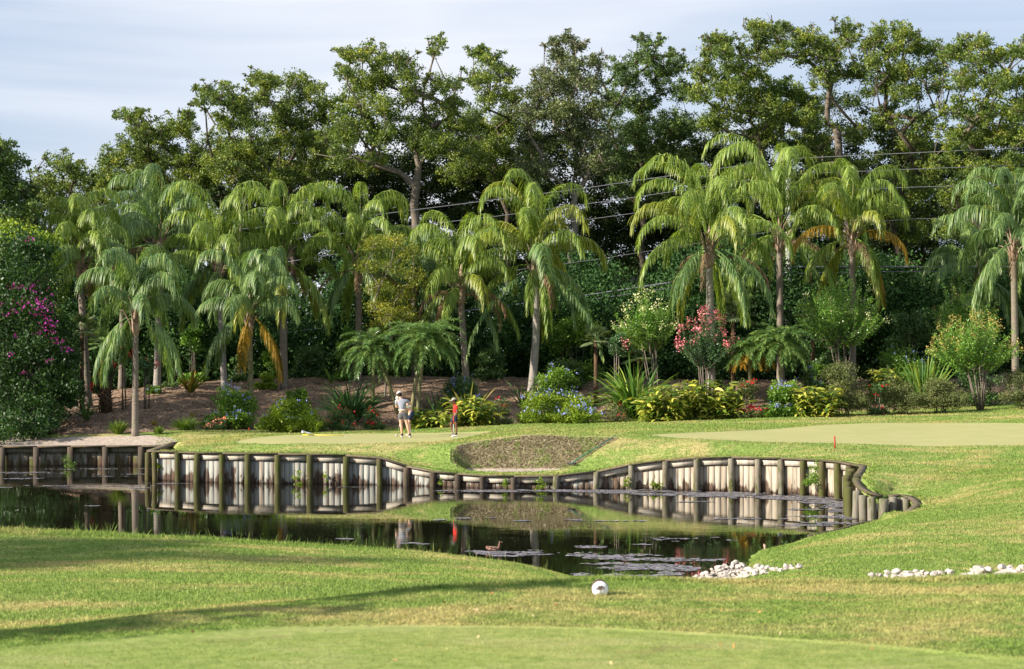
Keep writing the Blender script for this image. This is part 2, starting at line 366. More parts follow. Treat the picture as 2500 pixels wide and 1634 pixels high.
M['tall_grass'] = leaf_mat('tall grass', [(0, (.04, .09, .015)), (.6, (.12, .20, .03)), (1, (.30, .34, .08))], .3, .5, .3, .1)

def wood_mat(name, a, b, stain=True, moss=0.0):
    m, nt, bs, out = mat_new(name)
    v = attr(nt)
    g = noise(nt, 1.0, 6, coords(nt, (38, 38, 3.0)), .7, .3); g2 = noise(nt, 1.0, 4, coords(nt, (9, 9, 1.0)), .6)
    c = mixc(nt, g, a, b)
    c = mixc(nt, mth(nt, 'MULTIPLY', v, .55), c, tuple(x * .55 for x in a))
    c = mixc(nt, mth(nt, 'MULTIPLY', mth(nt, 'SUBTRACT', g2, .52), 4, True), c, (.20, .13, .085))
    if stain:
        geo = nt.nodes.new('ShaderNodeNewGeometry'); sx = nt.nodes.new('ShaderNodeSeparateXYZ'); nt.links.new(geo.outputs['Position'], sx.inputs[0])
        # weathered stain with its own ragged outline rising from the waterline
        sn = noise(nt, 1.0, 4, coords(nt, (3.2, 3.2, .9)), .6, .5); sf = noise(nt, 1.0, 3, coords(nt, (22, 22, 2)), .7)
        h = mth(nt, 'ADD', mth(nt, 'MULTIPLY', mth(nt, 'SUBTRACT', sn, .37), 1.9), mth(nt, 'MULTIPLY', mth(nt, 'SUBTRACT', sf, .5), .6))
        k = smooth_mask(nt, mth(nt, 'SUBTRACT', h, sx.outputs['Z']), -.03, .12)
        c = mixc(nt, mth(nt, 'MULTIPLY', k, .88), c, mixc(nt, sf, (.018, .010, .007), (.11, .055, .03)))
        wl = smooth_mask(nt, sx.outputs['Z'], .07, .0)
        c = mixc(nt, mth(nt, 'MULTIPLY', wl, .7), c, (.03, .02, .015))
    if moss:
        mn = noise(nt, 1.0, 4, coords(nt, (7, 7, 2.5)), .6)
        c = mixc(nt, mth(nt, 'MULTIPLY', mth(nt, 'SUBTRACT', mn, .62 - moss * .3), 5, True), c, (.075, .085, .022))
    nt.links.new(c, bs.inputs['Base Color']); bs.inputs['Roughness'].default_value = .85; bs.inputs['Specular IOR Level'].default_value = .2
    bump(nt, bs, g, .6, .015); return m
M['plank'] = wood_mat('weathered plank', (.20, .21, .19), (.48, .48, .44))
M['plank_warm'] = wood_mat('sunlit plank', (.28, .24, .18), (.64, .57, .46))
M['plank_dark'] = wood_mat('shaded plank', (.14, .13, .11), (.30, .28, .24), moss=.5)  # darker tones put the far wall's shade into the wood, with moss
M['beam'] = wood_mat('timber beam', (.42, .38, .31), (.70, .64, .54), False)
M['cap'] = wood_mat('cap board', (.10, .075, .06), (.23, .175, .14), False, .6)
M['post_moss'] = wood_mat('mossy post', (.07, .06, .035), (.17, .14, .08), False, .85)
M['post_grey'] = wood_mat('grey post', (.15, .14, .11), (.32, .295, .235), False, .5)
M['post_dark'] = wood_mat('dark post', (.05, .04, .03), (.15, .12, .095), False, .3)

def water_mat():
    m, nt, bs, out = mat_new('pond water')
    bs.inputs['Base Color'].default_value = (.010, .009, .005, 1); bs.inputs['Roughness'].default_value = .004
    bs.inputs['IOR'].default_value = 1.33; bs.inputs['Specular IOR Level'].default_value = .62
    n = noise(nt, 1.0, 3, coords(nt, (1.1, 5.5, 1)), .55, .4); n2 = noise(nt, .17, 2, coords(nt, (1, 1.6, 1)))
    amt = ramp(nt, n2, [(.44, (.05, .05, .05)), (.58, (1, 1, 1))])
    bump(nt, bs, mth(nt, 'MULTIPLY', n, amt), .07, .022)
    return m
M['water'] = water_mat()
# ================================================================== GROUND
# heights along fans of distance: column (photo x at that bearing) -> [(distance, height)...]
PROF = {
 -900: [(5,2.4),(13,2.4),(15,2.1),(19,1.7),(30,1.2),(35,1.15),(37,.6),(39,-.2),(41,-.6),(74.6,-.6),(75.6,.76),(79,.95),(88,1.4),(96,1.8),(110,2.4)],
 0:    [(5,2.4),(13.7,2.4),(15,2.1),(19,1.66),(25,1.37),(30,1.15),(35,1.17),(37,.7),(39,-.1),(41,-.6),(74.6,-.6),(75.4,.76),(78,.95),(84,1.3),(88,1.5),(96,1.8),(110,2.6)],
 330:  [(5,2.4),(14.3,2.4),(16,2.1),(20,1.66),(25,1.40),(30,1.18),(35,1.06),(37,.6),(39,-.1),(41,-.6),(74.6,-.6),(75.6,.76),(77,1.02),(82,1.6),(88,2.35),(94,2.6),(110,2.9)],
 440:  [(5,2.4),(14.5,2.4),(16.4,2.1),(20,1.7),(25,1.40),(30,1.2),(35,1.02),(37,.6),(39,-.1),(41,-.6),(66,-.6),(67.3,1.0),(71,1.06),(76,1.05),(80,1.28),(85,2.1),(90,2.7),(96,2.8),(110,3)],
 700: [(5,2.4),(15.1,2.4),(17,2.06),(22,1.6),(28,1.22),(34,.95),(35,.93),(37,.5),(39,-.1),(41,-.6),(64,-.6),(65.3,1.0),(66.0,1.25),(68.2,1.25),(76,1.13),(80.5,1.12),(82,1.35),(88,2.6),(92,3.07),(98,3.05),(110,3.2)],
 1000: [(5,2.4),(15.8,2.4),(18,2.0),(24,1.42),(30,1.05),(35,.81),(37,.4),(38.5,-.1),(41,-.6),(63,-.6),(64.1,.64),(65.4,1.2),(66.4,1.27),(70,1.2),(76,1.14),(82,1.18),(84,1.5),(89,2.7),(92,3.1),(98,3.1),(110,3.2)],
 1120: [(5,2.4),(16,2.4),(18,2.06),(24,1.45),(30,1.0),(35,.72),(37,.3),(38.5,-.1),(41,-.6),(62,-.6),(62.8,.44),(64.2,.98),(65.5,1.3),(70,1.24),(76,1.2),(83,1.24),(85,1.5),(89,2.6),(92,3.0),(110,3.2)],
 1300: [(5,2.4),(16.3,2.4),(18,2.1),(24,1.4),(30,.92),(35,.52),(37,.1),(38.5,-.2),(41,-.6),(61.5,-.6),(62.6,.42),(63.6,.55),(64.3,.9),(65.5,1.56),(70,1.5),(78,1.40),(85,1.31),(86,1.45),(92,2.95),(110,3.2)],
 1440: [(5,2.4),(16.6,2.4),(19,1.9),(30,.72),(36,.12),(37.5,-.15),(41,-.6),(61.5,-.6),(62.6,.56),(63.8,1.05),(65.3,1.56),(70,1.52),(78,1.42),(85,1.35),(86.5,1.5),(92,2.9),(110,3.2)],
 1700: [(5,2.4),(16.7,2.4),(19,1.85),(30,.6),(36,.0),(38,-.3),(41,-.6),(60.6,-.6),(61.7,1.08),(62.8,1.30),(64,1.50),(68,1.55),(74,1.54),(84,1.52),(86,1.75),(92,2.9),(110,3.2)],
 1850: [(5,2.4),(16.8,2.4),(19,1.85),(30,.6),(36,.16),(40,.12),(42.8,.06),(44,-.4),(59.8,-.6),(60.8,1.1),(63,1.42),(66,1.52),(76,1.55),(84.5,1.6),(87,1.9),(92,2.95),(110,3.3)],
 2000: [(5,2.4),(16.9,2.4),(19,1.85),(30,.6),(36,.32),(40,.34),(44,.24),(46.4,.08),(47.5,-.4),(58,-.6),(59.4,1.1),(61,1.28),(63,1.42),(73,1.6),(78,1.6),(85,1.68),(88,2.2),(93,3.0),(110,3.4)],
 2120: [(5,2.4),(16.9,2.4),(19,1.85),(30,.6),(35,.32),(42,.52),(46,.40),(49.3,.06),(50.3,-.1),(51.4,.70),(54,.95),(58,1.15),(63,1.4),(74,1.6),(85.5,1.75),(88,2.2),(93,3.1),(110,3.4)],
 2250: [(5,2.4),(16.9,2.4),(19,1.85),(30,.55),(35,.30),(42,.62),(47,.62),(50,.62),(54,.92),(59,1.15),(63,1.36),(76,1.6),(86,1.82),(89,2.3),(93,3.1),(110,3.4)],
 2500: [(5,2.4),(16.95,2.4),(19,1.85),(30,.6),(34,.36),(37,.45),(42,.74),(50,.98),(56,1.15),(62.5,1.38),(74,1.58),(86,2.0),(89,2.5),(93,3.2),(110,3.5)],
 3200: [(5,2.4),(17,2.4),(19,1.9),(30,.8),(34,.6),(42,.95),(50,1.2),(64,1.5),(78,1.9),(86,2.3),(93,3.3),(110,3.6)],
}
_cols = np.array(sorted(PROF)); 
def land(x, y):
    x = np.asarray(x, float); y = np.asarray(y, float)
    px = 1250 + F * x / np.maximum(y, 4.0)
    px = np.clip(px, _cols[0] + 1e-3, _cols[-1] - 1e-3)
    H = np.stack([np.interp(y, [a for a, b in PROF[c]], [b for a, b in PROF[c]]) for c in _cols])
    k = np.clip(np.searchsorted(_cols, px) - 1, 0, len(_cols) - 2)
    f = (px - _cols[k]) / (_cols[k + 1] - _cols[k])
    h0 = np.take_along_axis(H, k[None], 0)[0]; h1 = np.take_along_axis(H, (k + 1)[None], 0)[0]
    return h0 * (1 - f) + h1 * f

def wpt(px, D): return ((px - 1250) / F * D, D)
# main timber wall: (photo x, row of the waterline, height of the cap)
WALL = [(368,1171,.98),(385,1172.5,.99),(440,1175,.99),(485,1177,.99),(546,1179,1.0),(608,1180,1.0),(681,1181.5,1.0),(759,1182,.99),(846,1183,.97),(930,1184,.90),
        (996,1185.5,.64),(1061,1188,.50),(1121,1189.5,.45),(1182,1192,.42),(1255,1193.5,.42),(1357,1193.5,.43),(1455,1194,.57),(1542,1194.5,.80),(1625,1196,.94),(1702,1197.5,1.03),
        (1789,1199.5,1.07),(1855,1202,1.08),(1913,1205,1.09),(1967,1209,1.10),(2015,1213,1.10),(2055,1218,1.10),(2083,1226,1.10)]
wall_pts = [(*wpt(px, DW(wy)), cz) for px, wy, cz in WALL]
# the cove on the right: seen from above, given by distance
COVE = [(2108,56.2,1.10),(2103,54.7,1.06),(2094,53.6,1.0),(2090,52.7,.92),(2097,52.0,.82),(2112,51.5,.74),(2130,51.3,.67),(2152,51.2,.62),(2176,51.5,.60),(2197,51.8,.60),(2216,51.6,.58),(2232,50.9,.55),(2240,50.0,.50),(2234,49.4,.45),(2216,49.0,.38)]
wall_pts += [(*wpt(px, D), cz) for px, D, cz in COVE]
EDGE = [(2216,49.0,.38),(2190,49.6,.16),(2160,49.9,.10),(2125,50.0,.05),(2095,49.3,.05),(2050,47.7,.05),(2005,46.7,.05),(1975,46.2,.04)]
edge_pts = [(*wpt(px, D), cz) for px, D, cz in EDGE]
# far wall on the left
FAR = [(-250,75.0),(8,75.1),(91,75.2),(174,75.4),(259,75.5),(346,75.6),(440,75.8),(480,75.9)]
far_pts = [(*wpt(px, D), .76) for px, D in FAR]
shore = [wpt(1935,45.3), wpt(1880,44.0), wpt(1835,42.6), wpt(1805,41.2), wpt(1760,40.2), wpt(1700,38.9), wpt(1655,37.9), wpt(1560,37.4), wpt(1430,37.2), wpt(1350,37.6), wpt(1200,38.1), wpt(1000,38.3),
         wpt(700,38.8), wpt(400,38.9), wpt(0,38.9), wpt(-600,39.5), (-60, 40), (-60, 74.5)]
POND = [(x, y) for x, y, _ in far_pts] + [(x, y) for x, y, _ in wall_pts] + [(x, y) for x, y, _ in edge_pts[1:]] + shore

def sd_poly(x, y, P):
    """signed distance, positive inside"""
    P = np.asarray(P, float); x = np.asarray(x, float); y = np.asarray(y, float)
    d2 = np.full(x.shape, 1e18); ins = np.zeros(x.shape, bool)
    gx = np.zeros(x.shape); gy = np.zeros(x.shape)
    for i in range(len(P)):
        a = P[i]; b = P[(i + 1) % len(P)]; ex, ey = b - a
        t = np.clip(((x - a[0]) * ex + (y - a[1]) * ey) / (ex * ex + ey * ey + 1e-12), 0, 1)
        cx = x - a[0] - t * ex; cy = y - a[1] - t * ey; q = cx * cx + cy * cy
        m = q < d2; d2 = np.where(m, q, d2); gx = np.where(m, cx, gx); gy = np.where(m, cy, gy)
        c = ((a[1] > y) != (b[1] > y)) & (x < (b[0] - a[0]) * (y - a[1]) / (b[1] - a[1] + 1e-12) + a[0])
        ins ^= c
    d = np.sqrt(d2)
    return np.where(ins, d, -d), gx, gy
def smooth_poly(P, k=3):
    P = np.asarray(P, float)
    for _ in range(k):
        Q = np.roll(P, -1, 0); P = np.stack([.75 * P + .25 * Q, .25 * P + .75 * Q], 1).reshape(-1, 2)
    return P
# green 1 (where the golfers stand), green 2 on the right
G1 = smooth_poly([wpt(555,69.8), wpt(620,67.6), wpt(760,66.4), wpt(950,66.3), wpt(1080,67.9), wpt(1130,70.6), wpt(1225,75.2), wpt(1100,77.2), wpt(800,77.2), wpt(650,75.6)])
G2 = smooth_poly([wpt(1545,66.2), wpt(1700,64.3), wpt(1850,63.6), wpt(2000,63.1), wpt(2200,62.6), wpt(2500,62.5), wpt(2750,62.5), wpt(2850,70), wpt(2600,74.5), wpt(2300,76.0), wpt(2090,75.5), wpt(1900,71.5), wpt(1700,68.2)])
MUL = [wpt(-400,83), wpt(60,79.5), wpt(150,78.3), wpt(330,78.0), wpt(400,78.4), wpt(470,79.5), wpt(600,80.0), wpt(700,80.4), wpt(830,80.0), wpt(1000,82.0), wpt(1200,84.0), wpt(1400,85.2), wpt(1700,84.6), wpt(1900,84.6), wpt(2050,85.2), wpt(2200,85.6), wpt(2400,86.2), wpt(2700,87), wpt(3000,125), wpt(-900,125)]
SAND = [wpt(-400,75.0), wpt(60,75.1), wpt(200,75.4), wpt(460,75.8), wpt(420,76.8), wpt(350,77.4), wpt(250,77.4), wpt(120,77.6), wpt(-400,82)]
BUNK = smooth_poly([wpt(1235,63.5), wpt(1150,63.8), wpt(1104,64.5), wpt(1100,65.0), wpt(1118,65.45), wpt(1165,65.7), wpt(1240,65.8), wpt(1350,65.8), wpt(1465,65.75), wpt(1522,65.45), wpt(1492,64.7), wpt(1448,64.0), wpt(1395,63.55), wpt(1320,63.5)], 2)
TEE = [(-40, 3), (-40, 9.5), wpt(-150,12.4), wpt(0,12.75), wpt(330,13.3), wpt(650,13.75), wpt(1000,13.85), wpt(1250,13.8), wpt(1500,13.7), wpt(1800,13.35), wpt(2150,12.9), wpt(2500,12.3), (60, 11), (60, 3)]

def axis(lo, hi, step, far_lo, far_hi):
    a = list(np.arange(lo, hi + 1e-6, step)); g = step; v = lo
    while v > far_lo: g *= 1.35; v -= g; a.insert(0, v)
    g = step; v = a[-1]
    while v < far_hi: g *= 1.35; v += g; a.append(v)
    return np.array(a)
gxs = axis(-27, 28, .21, -900, 900); gys = np.concatenate([axis(9, 40, .21, -300, 40)[:-1], np.arange(62.5, 66.5, .1), axis(40, 98, .20, 40, 1600)])
gys = np.unique(np.round(gys, 3)); gys = gys[np.r_[True, np.diff(gys) > .05]]
GX, GY = np.meshgrid(gxs, gys)
def blur(Z, k):
    for _ in range(k):
        Z = (np.roll(Z, 1, 0) + np.roll(Z, -1, 0) + 2 * Z) / 4; Z = (np.roll(Z, 1, 1) + np.roll(Z, -1, 1) + 2 * Z) / 4
    return Z
Zl = land(GX, GY)
# lay land level behind the timber wall so that the turf meets the cap, then smooth
sdp, ggx, ggy = sd_poly(GX, GY, POND)
OFF = .10                                              # turf edge lies under the cap board
gl = np.sqrt(ggx ** 2 + ggy ** 2) + 1e-9; sgn = np.sign(sdp)
ux = -ggx / gl * sgn; uy = -ggy / gl * sgn
far_side = GY > 36
n_out = (sdp <= -OFF) & (sdp > -OFF - .15) & far_side; n_in = (sdp > -OFF) & (sdp < .13) & far_side
# grid rows near the wall are drawn onto two lines just behind the planks: the turf edge and the foot of the bank
tgt = np.where(n_out, -.13, np.where(n_in, -.06, sdp))
mv = sdp - tgt
GXs = GX + ux * mv; GYs = GY + uy * mv
sds = np.where(n_out, -.13, np.where(n_in, -.06, sdp))
# profile heights sampled from the nearest land point for cells close to the shore
wall_xy = np.array([(a, b) for a, b, _ in wall_pts + edge_pts + far_pts]); wall_z = np.array([c for *_, c in wall_pts + edge_pts + far_pts])
def cap_height(x, y):
    best = np.full(np.shape(x), 1e9); out = np.zeros(np.shape(x))
    for S in (wall_pts, edge_pts, far_pts):
        for (ax, ay, az), (bx, by, bz) in zip(S[:-1], S[1:]):
            ex, ey = bx - ax, by - ay
            t = np.clip(((x - ax) * ex + (y - ay) * ey) / (ex * ex + ey * ey), 0, 1)
            d = np.hypot(x - ax - t * ex, y - ay - t * ey); m = d < best
            best = np.where(m, d, best); out = np.where(m, az + t * (bz - az), out)
    return out, best
ch, cd = cap_height(GXs, GYs)
outside = sds <= -OFF + .001
Zland = Zl.copy()
kblend = np.clip((cd - .15) / 1.6, 0, 1); kblend = kblend * kblend * (3 - 2 * kblend)
Zland = np.where(outside & (GY > 44), (ch + .0) * (1 - kblend) + Zl * kblend, Zl)
Zs = blur(Zland, 3)
inner = np.abs(sds) > 1.2
Zland = np.where(inner | (GY < 44), Zs, Zland)
Z = np.where(outside, np.maximum(Zland, np.where(GY < 44, -5, .0)), np.where(GY > 44.5, -.7, np.minimum(np.minimum(Zland, -.05 - 1.5 * (sds + OFF)), .3)))
Z = np.where(outside, Z, np.maximum(Z, -.7))
# gentle lumps
def vnoise(x, y, s, seed):
    r = np.random.default_rng(seed).random((64, 64)); u = x / s; v = y / s
    i = np.floor(u).astype(int); j = np.floor(v).astype(int); f = u - i; g = v - j
    f = f * f * (3 - 2 * f); g = g * g * (3 - 2 * g); a = lambda p, q: r[p % 64, q % 64]
    return (a(i, j) * (1 - f) + a(i + 1, j) * f) * (1 - g) + (a(i, j + 1) * (1 - f) + a(i + 1, j + 1) * f) * g - .5
sg1, _, _ = sd_poly(GX, GY, G1); sg2, _, _ = sd_poly(GX, GY, G2); sg = np.maximum(sg1, sg2)
st, _, _ = sd_poly(GX, GY, TEE); sm, _, _ = sd_poly(GX, GY, MUL); ss, _, _ = sd_poly(GX, GY, SAND); sb, _, _ = sd_poly(GX, GY, BUNK)
rough_amt = np.clip(-np.maximum(sg, st) / 1.0, 0, 1) * np.clip(-sds - .3, 0, 1)
Z = Z + rough_amt * (vnoise(GX, GY, 2.7, 1) * .10 + vnoise(GX, GY, .9, 2) * .03) * np.where(GY > 60, 1, 1)
Z = Z + np.where(sm > 0, np.clip(sm, 0, 1), 0) * (vnoise(GX, GY, 1.3, 3) * .28 + vnoise(GX, GY, .45, 4) * .10)
# bunker
floor_z = .44
Zb = np.maximum(floor_z + vnoise(GX, GY, .6, 5) * .03, Z - np.maximum(sb, 0) * 1.25 + vnoise(GX, GY, .5, 6) * .12 * np.clip(sb * 3, 0, 1) + vnoise(GX, GY, .22, 8) * .07 * np.clip(sb * 3, 0, 1))
isface = (sb > 0)
Z = np.where(isface, np.minimum(Z, Zb), Z)
face_a = np.minimum(sb * 1.0, (Z - floor_z - .05) * 2.0); sand_b = np.minimum(sb, (floor_z + .05 - Z) * 3 + .05)
sand = np.maximum(ss, np.where(sb > 0, sand_b, -9))
A = dict(green=sg, tee=st, mulch=np.where(GY > 70, sm, -9), sand=sand, face=face_a, pond=np.where(outside, -1, sds))
ny, nx = GX.shape
Vg = np.stack([GXs, GYs, Z], -1).reshape(-1, 3)
ii = (np.arange(ny - 1)[:, None] * nx + np.arange(nx - 1)[None]).ravel()
Qg = np.stack([ii, ii + 1, ii + nx + 1, ii + nx], -1)
def fmean(a): a = a.ravel(); return a[Qg].mean(1)
cls = np.zeros(len(Qg), int)                                          # 0 lawn
cls[fmean(A['mulch']) > 0] = 2; cls[fmean(A['tee']) > 0] = 3; cls[fmean(A['green']) > 0] = 1
cls[fmean(A['face']) > 0] = 4; cls[(fmean(A['sand']) > 0) & (cls != 4)] = 5; cls[fmean(A['pond']) > .05] = 6
for k, nm in enumerate(['ground', 'putting_green', 'mulch_bed', 'tee_ground', 'bunker_face', 'sand', 'pond_bed']):
    q = Qg[cls == k]; u, inv = np.unique(q.ravel(), return_inverse=True)
    o = mesh_obj(nm, Vg[u], inv.reshape(-1, 4), None, M['ground'], smooth=True)
    for an, av in A.items():
        t = o.data.attributes.new(an, 'FLOAT', 'POINT'); t.data.foreach_set('value', av.ravel()[u].astype(np.float32))
    tag(o, kind='structure')
from bisect import bisect_left
def gz(x, y):                                            # height of the finished ground
    i = min(max(bisect_left(gxs, x), 1), nx - 1); j = min(max(bisect_left(gys, y), 1), ny - 1)
    f = (x - gxs[i - 1]) / (gxs[i] - gxs[i - 1]); g = (y - gys[j - 1]) / (gys[j] - gys[j - 1])
    return float((Z[j - 1, i - 1] * (1 - f) + Z[j - 1, i] * f) * (1 - g) + (Z[j, i - 1] * (1 - f) + Z[j, i] * f) * g)
def gzv(x, y):
    i = np.clip(np.searchsorted(gxs, x), 1, nx - 1); j = np.clip(np.searchsorted(gys, y), 1, ny - 1)
    f = (x - gxs[i - 1]) / (gxs[i] - gxs[i - 1]); g = (y - gys[j - 1]) / (gys[j] - gys[j - 1])
    return (Z[j - 1, i - 1] * (1 - f) + Z[j - 1, i] * f) * (1 - g) + (Z[j, i - 1] * (1 - f) + Z[j, i] * f) * g
def spot(px, py, D=None):
    """ground point at a bearing: searched along the ray through the photo row when no distance is given"""
    if D is None:
        best = None
        for d in np.arange(40, 100, .1):
            x = (px - 1250) / F * d; row = HY + (CZ - gz(x, d)) * F / d
            if row <= py: best = d; break
        D = best or 90
    x = (px - 1250) / F * D
    return np.array([x, D, gz(x, D)])

# water: one sheet, with the duckweed film drifting on it
mb = MB(); mb.add([(-70, 34, 0), (30, 34, 0), (30, 78, 0), (-70, 78, 0)], [[0, 1, 2, 3]])
water = mb.build('water', M['water']); tag(water, kind='structure')
def weed():
    # drifts: (px, row, half width px, half depth rows, density)
    dr = [(1290,1199,200,3,1.5),(1560,1201,180,4.5,1.9),(1750,1207,180,6,1.9),(1930,1215,130,7.5,1.9),(2020,1226,62,9,1.6),(2040,1240,50,10,1.2),(1990,1244,70,3,.8),(2000,1262,75,3,.8),(2030,1276,70,5,.8),(1960,1283,60,3,.7),(2060,1262,28,9,.8),
          (1700,1226,60,2,.7),(1830,1267,90,1.2,.6),(1600,1273,70,2.6,.8),(1450,1273,60,1.4,.5),(1400,1270,30,1.2,.5),(1270,1272,26,1.2,.5),(1130,1266,13,1,.5),(1070,1270,12,1,.4),(1205,1265,12,1,.4),(1690,1317,125,5,1),(1780,1320,60,2.4,.8),(1440,1336,34,2.6,.9),(1560,1330,20,1.5,.5),
          (1260,1350,92,6,.9),(1170,1347,40,4,.8),(1330,1355,60,2.5,.8),(1420,1355,70,5,1),(1480,1362,60,4,.9),(1560,1355,60,4,.9),(1640,1368,110,4.5,1),(1740,1368,40,3,.7),(1500,1377,60,4,.9),(1600,1387,140,9,1.5),(1700,1392,70,8,1.5),(1460,1405,80,6,1.5),(1560,1408,90,6,1.7),(1640,1402,70,8,1.7),(1250,1358,40,2,.6),(1010,1327,16,1.4,.6),(1030,1329,22,1.2,.6),(840,1316,16,1.2,.6),
          (30,1155,140,2.2,.6),(230,1146,150,1.8,.55),(60,1169,50,1.3,.5),(150,1187,110,1.6,.8),(20,1191,60,1.5,.8),(300,1187,80,1.2,.6),(265,1164,50,1,.5),(345,1192,24,1.2,.8),(222,1236,24,1.2,.8),(410,1181,46,1.2,.7),(640,1327,60,1.2,.6),(560,1327,40,1.2,.6),(920,1196,80,1.6,.6),(880,1190,50,1,.5),(340,1158,40,.8,.4)]
    C = []
    for px, py, hx, hy, dn in dr:
        D = DW(py); ax = hx * 1.15 / F * D; ay = hy * 1.15 / F * D * D / CZ
        n = int(80 + dn * ax * ay * 700)
        n = min(n, 26000)
        r = np.sqrt(rng.random(n)); th = rng.random(n) * 6.283
        X = (px - 1250) / F * D + ax * r * np.cos(th) + rng.normal(size=n) * .05; Y = D + ay * r * np.sin(th) * 1.0
        den = vnoise(X + 50, Y * 1.3, 1.1, 11) * 1.2 + vnoise(X + 50, Y * 1.4, .34, 12) * 1.1 + vnoise(X + 50, Y, .12, 13) * .6 - (r - .45) * 1.0 + dn * .22
        keep = den > 0
        C.append(np.stack([X, Y], 1)[keep])
    C = np.concatenate(C); s, _, _ = sd_poly(C[:, 0], C[:, 1], POND); C = C[s > .12]
    n = len(C); r = .018 + rng.random(n) ** 2 * .045; th = rng.random((n, 1)) * 6.28 + np.arange(6)[None] * 1.047
    rr = r[:, None] * (0.8 + rng.random((n, 6)) * .4)
    V = np.stack([C[:, :1] + rr * np.cos(th) * 1.25, C[:, 1:] + rr * np.sin(th) * 1.25, np.repeat(.004 + rng.random((n, 1)) * .008, 6, 1) + rng.normal(size=(n, 6)) * .002], -1).reshape(-1, 3)
    b = (np.arange(n) * 6)[:, None]
    Q = np.concatenate([b + np.array([[0, 1, 2, 3]]), b + np.array([[0, 3, 4, 5]])]); 
    v = rng.random(n)
    m, nt, bs, out = mat_new('duckweed film')
    c = ramp(nt, attr(nt), [(0, (.09, .09, .085)), (.5, (.19, .175, .20)), (.9, (.31, .285, .32)), (1, (.22, .24, .10))])  # lilac grey puts the sky's reflection into the film colour
    nt.links.new(c, bs.inputs['Base Color']); bs.inputs['Roughness'].default_value = .55
    o = mesh_obj('pond_scum', V, Q, None, m, None, np.concatenate([v, v]))
    tag(o, kind='stuff')
weed()

# ================================================================== TIMBER WALL
def resample(P, step):
    P = np.asarray(P, float); d = np.r_[0, np.cumsum(np.linalg.norm(np.diff(P[:, :2], axis=0), axis=1))]
    n = max(2, int(round(d[-1] / step)) + 1); s = np.linspace(0, d[-1], n)
    return np.stack([np.interp(s, d, P[:, k]) for k in range(3)], 1)
def strip(mb, P, z0, z1, off0, off1, var=.5):
    """board following plan polyline P (x,y,capz) between two heights below the cap and two offsets towards the water"""
    P = np.asarray(P, float); T = np.gradient(P[:, :2], axis=0); T /= np.linalg.norm(T, axis=1)[:, None]
    Nn = np.stack([T[:, 1], -T[:, 0]], 1)          # right-hand side of travel: the water side
    V = []
    for zo, of in ((z0, off0), (z0, off1), (z1, off1), (z1, off0)):
        V.append(np.c_[P[:, :2] + Nn * of, P[:, 2] + zo])
    k = len(P); V = np.stack(V, 1).reshape(-1, 3)
    Q = []
    for i in range(k - 1):
        for a in range(4):
            b = (a + 1) % 4; Q.append([4 * i + a, 4 * (i + 1) + a, 4 * (i + 1) + b, 4 * i + b])
    Q += [[0, 1, 2, 3], [4 * k - 1, 4 * k - 2, 4 * k - 3, 4 * k - 4]]
    mb.add(V, Q, var=var)
def panel(mb, A, B, plank=.19, bottom=-.5, top=-.24, off=-.02):
    """upright planks from A to B, each a board of its own with a ragged tone"""
    A = np.asarray(A, float); B = np.asarray(B, float); d = B - A; Lh = np.hypot(d[0], d[1]); n = max(1, int(round(Lh / plank)))
    for k in range(n):
        f0 = (k + .03) / n; f1 = (k + .97) / n; a = A + d * f0; b = A + d * f1
        t = d[:2] / Lh; nn = np.array([t[1], -t[0]]); o0 = off + random.uniform(-.008, .008)
        V = [[*(a[:2] + nn * (o0 - .04)), bottom], [*(b[:2] + nn * (o0 - .04)), bottom], [*(b[:2] + nn * o0), bottom], [*(a[:2] + nn * o0), bottom],
             [*(a[:2] + nn * (o0 - .04)), a[2] + top], [*(b[:2] + nn * (o0 - .04)), b[2] + top], [*(b[:2] + nn * o0), b[2] + top], [*(a[:2] + nn * o0), a[2] + top]]
        mb.add(V, [[0, 1, 2, 3], [7, 6, 5, 4], [3, 2, 6, 7], [1, 0, 4, 5], [0, 3, 7, 4], [2, 1, 5, 6]], var=random.random() ** 2)
def post(parent, x, y, top, r, mat, lean=(0, 0)):
    mb = MB(); n = 12; r = r * random.uniform(.9, 1.1); top = top + random.uniform(-.02, .02); lean = (random.uniform(-.025, .025), random.uniform(-.02, .02))
    zs = [-.5, 0, top * .5, top - .02, top]; rr = [r * 1.02, r * 1.0, r * (.98 + random.uniform(-.03, .03)), r * .97, r * .86]
    P = np.array([[x + lean[0] * (z / max(top, .2)), y + lean[1] * z, z] for z in zs])
    mb.tube(P, rr, n, var=random.random())
    o = mb.build('post', mat, parent, smooth=True)
    return o
wall = empty('retaining_wall', (0, 0, 0), 'long curving timber wall of round posts and pale stained planks holding up the putting green', 'retaining wall')
W3 = [np.array(p) for p in wall_pts[:27]]
nrm = []
for i in range(len(W3)):
    a = W3[max(i - 1, 0)]; b = W3[min(i + 1, len(W3) - 1)]; t = unit((b - a)[:2]); nrm.append(np.array([t[1], -t[0]]))
